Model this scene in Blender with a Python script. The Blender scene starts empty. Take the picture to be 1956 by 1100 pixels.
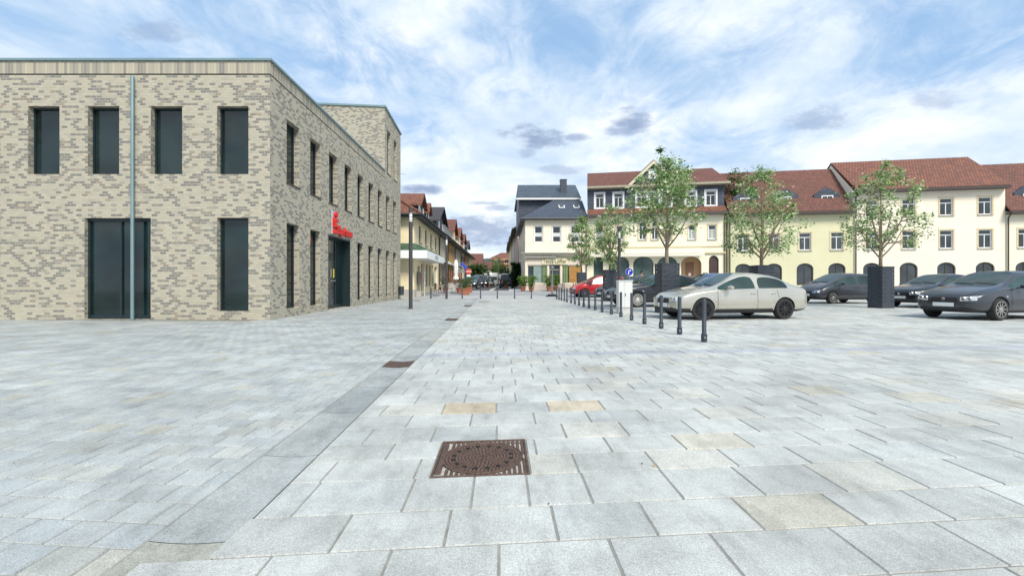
import bpy, bmesh, math, random
from mathutils import Vector, Matrix
from mathutils.bvhtree import BVHTree
R = math.radians
rnd = random.Random(7)
# ------------------------------------------------------------------ camera, world, sun, exposure
F, CX, HY, EYE = 880.0, 957.0, 540.0, 1.12
scene = bpy.context.scene
COL = scene.collection
cam_d = bpy.data.cameras.new('camera'); cam = bpy.data.objects.new('camera', cam_d); COL.objects.link(cam)
cam.location = (0, 0, EYE); cam.rotation_euler = (R(90), 0, 0)
cam_d.sensor_fit = 'HORIZONTAL'; cam_d.sensor_width = 36; cam_d.lens = F / 1956 * 36
cam_d.shift_x = (978 - CX) / 1956; cam_d.shift_y = (HY - 550) / 1956
cam_d.clip_start = 0.05; cam_d.clip_end = 6000
scene.camera = cam
scene.view_settings.view_transform = 'Standard'; scene.view_settings.look = 'None'
scene.view_settings.exposure = 0.80; scene.view_settings.gamma = 1
SUN_EL, SUN_AZ = 46, 156     # azimuth, degrees clockwise from +Y: behind the camera, a little to the right

def N(nt, t, x=0, y=0, **kw):
    n = nt.nodes.new(t); n.location = (x, y)
    for k, v in kw.items(): setattr(n, k, v)
    return n
def mth(nt, op, a, b=None, clamp=False):
    n = nt.nodes.new('ShaderNodeMath'); n.operation = op; n.use_clamp = clamp
    for i, v in enumerate((a, b)):
        if v is None: continue
        if isinstance(v, (int, float)): n.inputs[i].default_value = v
        else: nt.links.new(v, n.inputs[i])
    return n.outputs[0]
def mixc(nt, fac, a, b, bt='MIX'):
    n = nt.nodes.new('ShaderNodeMix'); n.data_type = 'RGBA'; n.blend_type = bt
    for sock, v in ((n.inputs[0], fac), (n.inputs[6], a), (n.inputs[7], b)):
        if isinstance(v, (int, float)): sock.default_value = v
        elif isinstance(v, tuple): sock.default_value = (*v, 1) if len(v) == 3 else v
        else: nt.links.new(v, sock)
    return n.outputs[2]
def ramp(nt, fac, stops, interp='LINEAR'):
    n = nt.nodes.new('ShaderNodeValToRGB'); n.color_ramp.interpolation = interp
    e = n.color_ramp.elements
    while len(e) > 1: e.remove(e[-1])
    for i, (p, c) in enumerate(stops):
        el = e[0] if i == 0 else e.new(p)
        el.position = p; el.color = (c, c, c, 1) if isinstance(c, (int, float)) else (*c, 1)
    nt.links.new(fac, n.inputs[0]); return n.outputs[0]
def smooth(nt, v, a, b):
    n = nt.nodes.new('ShaderNodeMapRange'); n.interpolation_type = 'SMOOTHSTEP'; n.clamp = True
    n.inputs[1].default_value = a; n.inputs[2].default_value = b
    nt.links.new(v, n.inputs[0]); return n.outputs[0]

def make_world():
    w = bpy.data.worlds.new('World'); scene.world = w; w.use_nodes = True
    nt = w.node_tree; nt.nodes.clear(); L = nt.links
    sky = N(nt, 'ShaderNodeTexSky'); sky.sky_type = 'NISHITA'; sky.sun_disc = False
    sky.sun_elevation = R(SUN_EL); sky.sun_rotation = R(SUN_AZ); sky.air_density = 1.0; sky.dust_density = 1.0; sky.ozone_density = 2.0
    tc = N(nt, 'ShaderNodeTexCoord'); sp = N(nt, 'ShaderNodeSeparateXYZ'); L.new(tc.outputs['Generated'], sp.inputs[0])
    x, y, z = sp.outputs
    zc = mth(nt, 'ADD', mth(nt, 'MAXIMUM', z, 0.0), 0.30)
    u = mth(nt, 'DIVIDE', x, zc); v = mth(nt, 'DIVIDE', y, zc)
    cmb = N(nt, 'ShaderNodeCombineXYZ'); L.new(u, cmb.inputs[0]); L.new(v, cmb.inputs[1])
    def noise(scale, detail, rough, off, dist=0.0, stretch=(1, 1, 1), rz=0):
        mp = N(nt, 'ShaderNodeMapping'); mp.inputs['Location'].default_value = off; mp.inputs['Scale'].default_value = stretch
        mp.inputs['Rotation'].default_value = (0, 0, rz)
        L.new(cmb.outputs[0], mp.inputs[0])
        n = N(nt, 'ShaderNodeTexNoise'); n.inputs['Scale'].default_value = scale; n.inputs['Detail'].default_value = detail
        n.inputs['Roughness'].default_value = rough; n.inputs['Distortion'].default_value = dist
        L.new(mp.outputs[0], n.inputs['Vector']); return n.outputs['Fac']
    big = noise(1.45, 12, 0.60, (3.1, 1.4, 0), 0.35, (1.15, 1, 1), R(24))
    wisp = noise(4.2, 10, 0.66, (7.7, 2.0, 4), 0.9, (1.15, .95, 1), R(38))
    body = mth(nt, 'ADD', mth(nt, 'MULTIPLY', big, 0.62), mth(nt, 'MULTIPLY', wisp, 0.38))
    low = smooth(nt, z, 0.42, 0.08)                      # cover thickens toward the horizon
    cover = smooth(nt, mth(nt, 'ADD', body, mth(nt, 'MULTIPLY', low, 0.17)), 0.385, 0.60)
    shade = noise(2.6, 8, 0.6, (0.3, 9.2, 1), 0.2)
    white = ramp(nt, shade, [(0.3, (0.48, 0.62, 0.79)), (0.48, (0.66, 0.76, 0.87)), (0.64, (0.90, 0.93, 0.96))])
    # grey cloud banks: direction based blobs with ragged edges
    ys = mth(nt, 'MAXIMUM', y, 0.05)
    a = mth(nt, 'DIVIDE', x, ys); b = mth(nt, 'DIVIDE', z, ys)
    cab = N(nt, 'ShaderNodeCombineXYZ'); L.new(a, cab.inputs[0]); L.new(b, cab.inputs[1])
    n3 = N(nt, 'ShaderNodeTexNoise'); n3.inputs['Scale'].default_value = 15; n3.inputs['Detail'].default_value = 8; n3.inputs['Roughness'].default_value = .65
    mp3 = N(nt, 'ShaderNodeMapping'); mp3.inputs['Scale'].default_value = (0.75, 1.7, 1); L.new(cab.outputs[0], mp3.inputs[0]); L.new(mp3.outputs[0], n3.inputs['Vector'])
    rag = mth(nt, 'MULTIPLY', mth(nt, 'SUBTRACT', n3.outputs['Fac'], 0.5), 6.5)
    tot = None
    for (px, py, rx, ry, s) in ((1018, 262, 52, 23, 1), (1208, 230, 36, 21, 1), (1108, 262, 28, 8, .8), (806, 363, 44, 9, 1), (1195, 250, 42, 9, .8),
                                (1070, 325, 46, 8, .5), (950, 398, 30, 6, .6), (1005, 292, 18, 10, .6), (925, 388, 26, 4, .6),
                                (900, 440, 130, 30, .85), (640, 300, 40, 12, .4), (1560, 225, 60, 26, .6), (1790, 190, 60, 18, .4), (300, 60, 80, 22, .5)):
        da = mth(nt, 'DIVIDE', mth(nt, 'SUBTRACT', a, (px - CX) / F), rx / F)
        db = mth(nt, 'DIVIDE', mth(nt, 'SUBTRACT', b, (HY - py) / F), ry / F)
        q = mth(nt, 'ADD', mth(nt, 'MULTIPLY', da, da), mth(nt, 'MULTIPLY', db, db))
        q = mth(nt, 'ADD', q, rag)
        g1 = mth(nt, 'MULTIPLY', smooth(nt, q, 1.6, -0.3), s)
        tot = g1 if tot is None else mth(nt, 'MAXIMUM', tot, g1)
    grey = mth(nt, 'MULTIPLY', tot, mth(nt, 'GREATER_THAN', y, 0.05))
    base = N(nt, 'ShaderNodeVectorMath'); base.operation = 'SCALE'; base.inputs[3].default_value = 0.12
    L.new(sky.outputs[0], base.inputs[0])
    blue = mixc(nt, 0.70, base.outputs[0], (0.35, 0.56, 0.84))
    col = mixc(nt, mth(nt, 'MULTIPLY', cover, 0.93), blue, white)
    col = mixc(nt, mth(nt, 'MULTIPLY', grey, 0.88), col, (0.25, 0.33, 0.50))
    bg = N(nt, 'ShaderNodeBackground'); bg.inputs['Strength'].default_value = 0.70
    L.new(col, bg.inputs[0]); out = N(nt, 'ShaderNodeOutputWorld'); L.new(bg.outputs[0], out.inputs[0])
make_world()
sd = bpy.data.lights.new('sun', 'SUN'); sd.energy = 2.4; sd.angle = R(20); sd.color = (1, .93, .83)
so = bpy.data.objects.new('sun', sd); COL.objects.link(so)
so.rotation_euler = (R(90 - SUN_EL), 0, R(-SUN_AZ + 180)); so.location = (0, 0, 60)

# ------------------------------------------------------------------ site geometry helpers
def g(Y):                                   # height of the ground: flat square, then a gentle rise into the street
    if Y <= 33: return 0.0
    if Y >= 46: return 0.44
    t = (Y - 33) / 13; return 0.44 * t * t * (3 - 2 * t) * .5 + 0.44 * t * .5
def gy(y):                                  # distance of the ground seen at height y of the photograph
    a, b = 0.8, 400.0
    for _ in range(60):
        m = (a + b) / 2
        if (EYE - g(m)) * F / m > y - HY: a = m
        else: b = m
    return a
def ax(x, Y): return (x - CX) * Y / F
def hz(y, Y): return (HY - y) * Y / F + EYE

# ------------------------------------------------------------------ mesh builder
class MB:
    def __init__(s): s.v = []; s.f = []; s.m = []; s.c = []; s.col = None
    def add(s, vs, fs, m=0, col=None):
        o = len(s.v); s.v += [tuple(p) for p in vs]
        for f in fs: s.f.append([o + i for i in f]); s.m.append(m); s.c.append(col if col else (1, 1, 1))
        return s
    def quad(s, a, b, c, d, m=0, col=None): return s.add([a, b, c, d], [(0, 1, 2, 3)], m, col)
    def poly(s, pts, m=0, col=None): return s.add(pts, [tuple(range(len(pts)))], m, col)
    def box(s, x0, x1, y0, y1, z0, z1, m=0):
        if x0 > x1: x0, x1 = x1, x0
        if y0 > y1: y0, y1 = y1, y0
        if z0 > z1: z0, z1 = z1, z0
        v = [(x0, y0, z0), (x1, y0, z0), (x1, y1, z0), (x0, y1, z0), (x0, y0, z1), (x1, y0, z1), (x1, y1, z1), (x0, y1, z1)]
        return s.add(v, [(0, 3, 2, 1), (4, 5, 6, 7), (0, 1, 5, 4), (1, 2, 6, 5), (2, 3, 7, 6), (3, 0, 4, 7)], m)
    def bbox(s, x0, x1, y0, y1, z0, z1, b=.01, m=0):      # box with bevelled vertical and top edges
        o = [(x0 + b, y0), (x1 - b, y0), (x1, y0 + b), (x1, y1 - b), (x1 - b, y1), (x0 + b, y1), (x0, y1 - b), (x0, y0 + b)]
        i = [(min(max(x, x0 + b), x1 - b), min(max(y, y0 + b), y1 - b)) for x, y in o]
        v = [(x, y, z0) for x, y in o] + [(x, y, z1 - b) for x, y in o] + [(x, y, z1) for x, y in i]
        f = [(k, (k + 1) % 8, 8 + (k + 1) % 8, 8 + k) for k in range(8)] + [(8 + k, 8 + (k + 1) % 8, 16 + (k + 1) % 8, 16 + k) for k in range(8)]
        f += [tuple(range(16, 24)), tuple(range(7, -1, -1))]
        return s.add(v, f, m)
    def prism(s, pts, d, m=0):              # polygon pts (3D) extruded by vector d
        n = len(pts); p = [Vector(q) for q in pts]; d = Vector(d)
        nn = Vector((0, 0, 0))
        for i in range(n): nn += p[i].cross(p[(i + 1) % n])
        if nn.dot(d) > 0: p.reverse()
        v = p + [q + d for q in p]
        return s.add(v, [tuple(range(n)), tuple(range(2 * n - 1, n - 1, -1))] + [(i, n + i, n + (i + 1) % n, (i + 1) % n) for i in range(n)], m)
    def tube(s, path, rad, n=8, m=0, cap=True):
        P = [Vector(p) for p in path]
        if not hasattr(rad, '__len__'): rad = [rad] * len(P)
        o = len(s.v); up = None
        for i, p in enumerate(P):
            t = (P[min(i + 1, len(P) - 1)] - P[max(i - 1, 0)]).normalized()
            a = Vector((1, 0, 0)) if abs(t.x) < .8 else Vector((0, 1, 0))
            if up is not None: a = up
            a = (a - t * a.dot(t)).normalized(); up = a; b = t.cross(a)
            for k in range(n):
                an = 2 * math.pi * k / n
                s.v.append(tuple(p + (a * math.cos(an) + b * math.sin(an)) * rad[i]))
        for i in range(len(P) - 1):
            for k in range(n):
                s.f.append([o + i * n + k, o + i * n + (k + 1) % n, o + (i + 1) * n + (k + 1) % n, o + (i + 1) * n + k]); s.m.append(m); s.c.append((1, 1, 1))
        if cap:
            s.f.append([o + k for k in range(n - 1, -1, -1)]); s.m.append(m); s.c.append((1, 1, 1))
            e = o + (len(P) - 1) * n; s.f.append([e + k for k in range(n)]); s.m.append(m); s.c.append((1, 1, 1))
        return s
    def lathe(s, prof, n=24, m=0, mat=None):               # prof: (r, z)
        o = len(s.v); mat = mat or Matrix()
        for r, z in prof:
            for k in range(n):
                a = 2 * math.pi * k / n; s.v.append(tuple(mat @ Vector((r * math.cos(a), r * math.sin(a), z))))
        for i in range(len(prof) - 1):
            for k in range(n):
                s.f.append([o + i * n + k, o + i * n + (k + 1) % n, o + (i + 1) * n + (k + 1) % n, o + (i + 1) * n + k]); s.m.append(m); s.c.append((1, 1, 1))
        for base, rev in ((o, True), (o + (len(prof) - 1) * n, False)):
            idx = [base + k for k in range(n)]
            if rev: idx.reverse()
            s.f.append(idx); s.m.append(m); s.c.append((1, 1, 1))
        return s
    def mesh(s, name, mats, smooth=False, use_col=False):
        me = bpy.data.meshes.new(name); me.from_pydata(s.v, [], s.f)
        for mt in (mats if isinstance(mats, (list, tuple)) else [mats]): me.materials.append(mt)
        me.polygons.foreach_set('material_index', s.m)
        if smooth: me.polygons.foreach_set('use_smooth', [True] * len(s.f))
        uv = me.uv_layers.new(name='UVMap').data
        V = me.vertices
        for p in me.polygons:
            n = p.normal
            if abs(n.z) > .999: t = Vector((1, 0, 0)); b = Vector((0, 1, 0))
            else:
                t = Vector((-n.y, n.x, 0)); t.normalize(); b = n.cross(t)
            for li in p.loop_indices:
                co = V[me.loops[li].vertex_index].co; uv[li].uv = (co.dot(t), co.dot(b))
        if use_col:
            ca = me.color_attributes.new('tone', 'FLOAT_COLOR', 'CORNER').data
            for p in me.polygons:
                c = s.c[p.index]
                for li in p.loop_indices: ca[li].color = (*c, 1)
        me.update(); return me
    def build(s, name, mats, parent=None, smooth=False, use_col=False):
        me = s.mesh(name, mats, smooth, use_col)
        if smooth:
            try: me.set_sharp_from_angle(angle=R(38))
            except Exception: pass
        return link(name, me, parent)
def link(name, me, parent=None):
    o = bpy.data.objects.new(name, me); COL.objects.link(o)
    if parent: o.parent = parent
    return o
def thing(name, label, cat, loc=(0, 0, 0), rz=0, group=None):
    o = bpy.data.objects.new(name, None); COL.objects.link(o); o.empty_display_size = .3
    o.location = loc; o.rotation_euler = (0, 0, rz); return tag(o, label, cat, group)
def tag(o, label, cat, group=None):
    o['label'] = label; o['category'] = cat
    if group: o['group'] = group
    return o
def struct(o): o['kind'] = 'structure'; return o
def kids(o): return [c for c in bpy.data.objects if c.parent == o]
def dup(root, loc, rz, label=None, group=None, scale=None):
    r = root.copy(); COL.objects.link(r); r.location = loc; r.rotation_euler = (0, 0, rz)
    if label: r['label'] = label
    if group: r['group'] = group
    if scale: r.scale = (scale, scale, scale)
    for ch in kids(root):
        c = ch.copy(); COL.objects.link(c); c.parent = r
        for gc in kids(ch):
            d = gc.copy(); COL.objects.link(d); d.parent = c
    return r

# ------------------------------------------------------------------ materials
MATS = {}
def pbsdf(name):
    m = bpy.data.materials.new(name); m.use_nodes = True
    return m, m.node_tree, m.node_tree.nodes['Principled BSDF']
def uvn(nt, scale=(1, 1, 1), obj=False):
    tc = N(nt, 'ShaderNodeTexCoord'); mp = N(nt, 'ShaderNodeMapping'); mp.inputs['Scale'].default_value = scale
    nt.links.new(tc.outputs['Object' if obj else 'UV'], mp.inputs[0]); return mp.outputs[0]
def tnoise(nt, vec, scale, detail=4, rough=.55):
    n = N(nt, 'ShaderNodeTexNoise'); n.inputs['Scale'].default_value = scale; n.inputs['Detail'].default_value = detail; n.inputs['Roughness'].default_value = rough
    nt.links.new(vec, n.inputs['Vector']); return n.outputs['Fac']
def bump(nt, bs, h, strength=.3, dist=.02):
    b = N(nt, 'ShaderNodeBump'); b.inputs['Strength'].default_value = strength; b.inputs['Distance'].default_value = dist
    nt.links.new(h, b.inputs['Height']); nt.links.new(b.outputs[0], bs.inputs['Normal'])
def plain(name, col, rough=.6, metal=0, coat=0, var=.12, vs=6, bmp=0, spec=None):
    if name in MATS: return MATS[name]
    m, nt, bs = pbsdf(name)
    vec = uvn(nt, obj=True); n = tnoise(nt, vec, vs, 5)
    d = tuple(c * (1 - var) for c in col); l = tuple(min(1, c * (1 + var)) for c in col)
    nt.links.new(ramp(nt, n, [(.3, d), (.7, l)]), bs.inputs['Base Color'])
    bs.inputs['Roughness'].default_value = rough; bs.inputs['Metallic'].default_value = metal; bs.inputs['Coat Weight'].default_value = coat
    bs.inputs['Coat Roughness'].default_value = .04
    if spec is not None: bs.inputs['Specular IOR Level'].default_value = spec
    if bmp: bump(nt, bs, tnoise(nt, vec, vs * 6, 4), bmp)
    MATS[name] = m; return m
def plaster(name, col, var=.06):
    if name in MATS: return MATS[name]
    m, nt, bs = pbsdf(name); vec = uvn(nt, obj=True)
    n1 = tnoise(nt, vec, .45, 6, .6); n2 = tnoise(nt, vec, 4, 5)
    st = N(nt, 'ShaderNodeMapping'); st.inputs['Scale'].default_value = (3, 3, .18); nt.links.new(vec, st.inputs[0])
    n3 = tnoise(nt, st.outputs[0], 1.2, 6, .65)
    c = ramp(nt, n1, [(.3, tuple(x * (1 - var) for x in col)), (.7, tuple(min(1, x * (1 + var)) for x in col))])
    c = mixc(nt, mth(nt, 'MULTIPLY', smooth(nt, n3, .52, .75), .22), c, tuple(x * .68 for x in col))
    c = mixc(nt, mth(nt, 'MULTIPLY', n2, .12), c, tuple(x * .8 for x in col))
    nt.links.new(c, bs.inputs['Base Color']); bs.inputs['Roughness'].default_value = .88
    bump(nt, bs, tnoise(nt, vec, 90, 3), .12, .004); MATS[name] = m; return m
def brickmat(name, w, h, stops, mortar, mort=.012, off=.5, rough=.85, bs_=.5, extra=.12):
    if name in MATS: return MATS[name]
    m, nt, bs = pbsdf(name); vec = uvn(nt)
    b = N(nt, 'ShaderNodeTexBrick'); b.offset = off; b.inputs['Scale'].default_value = 1
    b.inputs['Color1'].default_value = (0, 0, 0, 1); b.inputs['Color2'].default_value = (1, 1, 1, 1); b.inputs['Mortar'].default_value = (.5, .5, .5, 1)
    b.inputs['Mortar Size'].default_value = mort; b.inputs['Brick Width'].default_value = w; b.inputs['Row Height'].default_value = h
    b.inputs['Mortar Smooth'].default_value = .2; b.inputs['Bias'].default_value = 0
    nt.links.new(vec, b.inputs['Vector'])
    c = ramp(nt, b.outputs['Color'], stops, 'LINEAR')
    n1 = tnoise(nt, vec, .5, 5); n2 = tnoise(nt, vec, 14, 4)
    c = mixc(nt, mth(nt, 'MULTIPLY', n1, extra * 2), c, tuple(x * .6 for x in stops[0][1]))
    c = mixc(nt, mth(nt, 'MULTIPLY', n2, extra), c, (.25, .22, .18), 'MULTIPLY')
    c = mixc(nt, b.outputs['Fac'], c, mortar)
    nt.links.new(c, bs.inputs['Base Color']); bs.inputs['Roughness'].default_value = rough
    hgt = mth(nt, 'SUBTRACT', mth(nt, 'MULTIPLY', n2, .3), b.outputs['Fac'])
    bump(nt, bs, hgt, bs_, .012); MATS[name] = m; return m
def glassmat(name='window_glass', col=(.035, .045, .05), rough=.04, spec=.7):
    if name in MATS: return MATS[name]
    m, nt, bs = pbsdf(name); vec = uvn(nt, obj=True)
    n = tnoise(nt, vec, .7, 3)
    nt.links.new(ramp(nt, n, [(.35, tuple(c * .55 for c in col)), (.65, tuple(c * 1.5 for c in col))]), bs.inputs['Base Color'])
    bs.inputs['Roughness'].default_value = rough; bs.inputs['Specular IOR Level'].default_value = spec
    bump(nt, bs, tnoise(nt, vec, 1.3, 2), .04, .02); MATS[name] = m; return m
def tonemat(name, rough=.8, scale=60, bmp=.25, var=.2, big=True, trans=0):
    m, nt, bs = pbsdf(name); vec = uvn(nt, obj=True)
    at = N(nt, 'ShaderNodeAttribute'); at.attribute_name = 'tone'
    n1 = tnoise(nt, vec, scale, 5, .7)
    c = mixc(nt, 1, at.outputs['Color'], ramp(nt, n1, [(.3, 1 - var), (.72, 1 + var * .6)]), 'MULTIPLY')
    if big:
        n2 = tnoise(nt, vec, 1.3, 6, .6); n3 = tnoise(nt, vec, .33, 4, .6)
        c = mixc(nt, 1, c, ramp(nt, n2, [(.36, .80), (.58, 1.0)]), 'MULTIPLY')
        c = mixc(nt, 1, c, ramp(nt, n3, [(.35, .90), (.62, 1.05)]), 'MULTIPLY')
        sp = tnoise(nt, vec, 210, 2, .6)
        c = mixc(nt, 1, c, ramp(nt, sp, [(.33, .62), (.5, 1.0), (.66, 1.2)]), 'MULTIPLY')
        st = N(nt, 'ShaderNodeMapping'); st.inputs['Rotation'].default_value = (0, 0, R(28)); st.inputs['Scale'].default_value = (3.2, 1.0, 1); nt.links.new(vec, st.inputs[0])
        c = mixc(nt, 1, c, ramp(nt, tnoise(nt, st.outputs[0], 1.7, 8, .68), [(.34, .80), (.50, 1.0), (.7, 1.05)]), 'MULTIPLY')
        n5 = tnoise(nt, vec, 7, 7, .7); c = mixc(nt, 1, c, ramp(nt, n5, [(.33, .88), (.55, 1.03)]), 'MULTIPLY')
        dots = N(nt, 'ShaderNodeTexVoronoi'); dots.inputs['Scale'].default_value = 2.1; nt.links.new(vec, dots.inputs['Vector'])
        c = mixc(nt, mth(nt, 'MULTIPLY', smooth(nt, dots.outputs['Distance'], .030, .018), .55), c, (.10, .10, .10))
    nt.links.new(c, bs.inputs['Base Color']); bs.inputs['Roughness'].default_value = rough
    if trans:
        tr = N(nt, 'ShaderNodeBsdfTranslucent'); nt.links.new(c, tr.inputs[0]); mx = N(nt, 'ShaderNodeMixShader'); mx.inputs[0].default_value = trans
        nt.links.new(bs.outputs[0], mx.inputs[1]); nt.links.new(tr.outputs[0], mx.inputs[2])
        nt.links.new(mx.outputs[0], nt.nodes['Material Output'].inputs[0])
    elif bmp: bump(nt, bs, n1, bmp, .004)
    MATS[name] = m; return m

M_brick = brickmat('bank_brick', .175, .076, [(0, (.43, .40, .31)), (.42, (.49, .455, .35)), (.60, (.40, .375, .30)), (.66, (.22, .215, .19)), (.88, (.175, .17, .16)), (1, (.33, .265, .20))], (.38, .36, .29), .008, .5)
M_coping = plain('zinc_coping', (.22, .32, .33), .45, .5, var=.08, vs=1.5)
M_dkframe = plain('dark_window_metal', (.018, .035, .04), .4, .3)
M_glass = glassmat()
M_bglass = glassmat('bank_glass', (.007, .018, .019), .05, .6)
M_white = plain('white_paint', (.76, .77, .76), .45, var=.04)
M_cream = plaster('cream_plaster', (.80, .70, .46)); M_cream2 = plaster('warm_cream_plaster', (.86, .78, .63))
M_yel = plaster('pale_yellow_plaster', (.85, .80, .61))
M_stone = plaster('grey_stone', (.42, .40, .36))
M_anth = plain('anthracite_coat', (.052, .062, .078), .42, .35, var=.2, vs=14, bmp=.05)
M_anth2 = plain('anthracite_lamp', (.07, .065, .07), .45, .3, var=.15)
M_brown = plain('dark_brown_wood', (.055, .04, .035), .6, var=.3, vs=8)
M_copper = plain('green_copper', (.06, .12, .075), .6, .2, var=.35, vs=2)
M_black = plain('black_plastic', (.015, .016, .018), .5)
M_tile = brickmat('orange_roof_tiles', .24, .30, [(0, (.33, .125, .065)), (.5, (.26, .095, .055)), (1, (.16, .07, .05))], (.07, .035, .028), .03, .5, .75, .9, .2)
M_tile2 = brickmat('red_brown_roof_tiles', .22, .22, [(0, (.27, .10, .065)), (.5, (.20, .075, .05)), (1, (.13, .058, .045))], (.06, .03, .026), .022, .5, .75, .8, .25)
M_tiledk = brickmat('dark_brown_roof_tiles', .25, .33, [(0, (.085, .072, .07)), (1, (.05, .043, .045))], (.02, .018, .02), .03, .5, .6, .9)
M_slate = brickmat('slate_shingles', .22, .16, [(0, (.085, .105, .145)), (.5, (.062, .08, .115)), (1, (.048, .06, .085))], (.022, .026, .034), .014, .5, .5, .6)
M_slate2 = brickmat('blue_slate_roof', .30, .20, [(0, (.085, .115, .145)), (1, (.05, .07, .095))], (.025, .032, .042), .016, .5, .5, .6)
M_wood = plain('orange_wood_panel', (.42, .22, .06), .5, var=.25, vs=5)
M_doorwood = plain('brown_door_wood', (.24, .12, .065), .5, var=.2)
M_red = plain('sign_red', (.62, .02, .015), .4, var=.05)
M_blue = plain('sign_blue', (.012, .03, .42), .4, var=.05)
M_grey = plain('grey_metal', (.32, .34, .35), .35, .6)
M_terra = plain('terracotta', (.34, .125, .065), .8, var=.2, vs=9, bmp=.1)
M_asph = plain('asphalt', (.085, .085, .092), .9, var=.25, vs=3, bmp=.2)
M_dirt = plain('joint_grout', (.25, .245, .22), .95, var=.25, vs=8)
M_stonetone = tonemat('paving_stone')
M_gutter = tonemat('gutter_concrete', scale=45)
M_leaf = tonemat('leaf', .5, 20, 0, .2, False, .42)
M_bark = plain('bark', (.30, .24, .17), .9, var=.3, vs=14, bmp=.5)
M_rust = plain('rusty_cast_iron', (.115, .073, .056), .65, .35, var=.35, vs=30, bmp=.3)
M_gdirt = plain('light_grit', (.42, .40, .36), .95, var=.3, vs=40)
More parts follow.
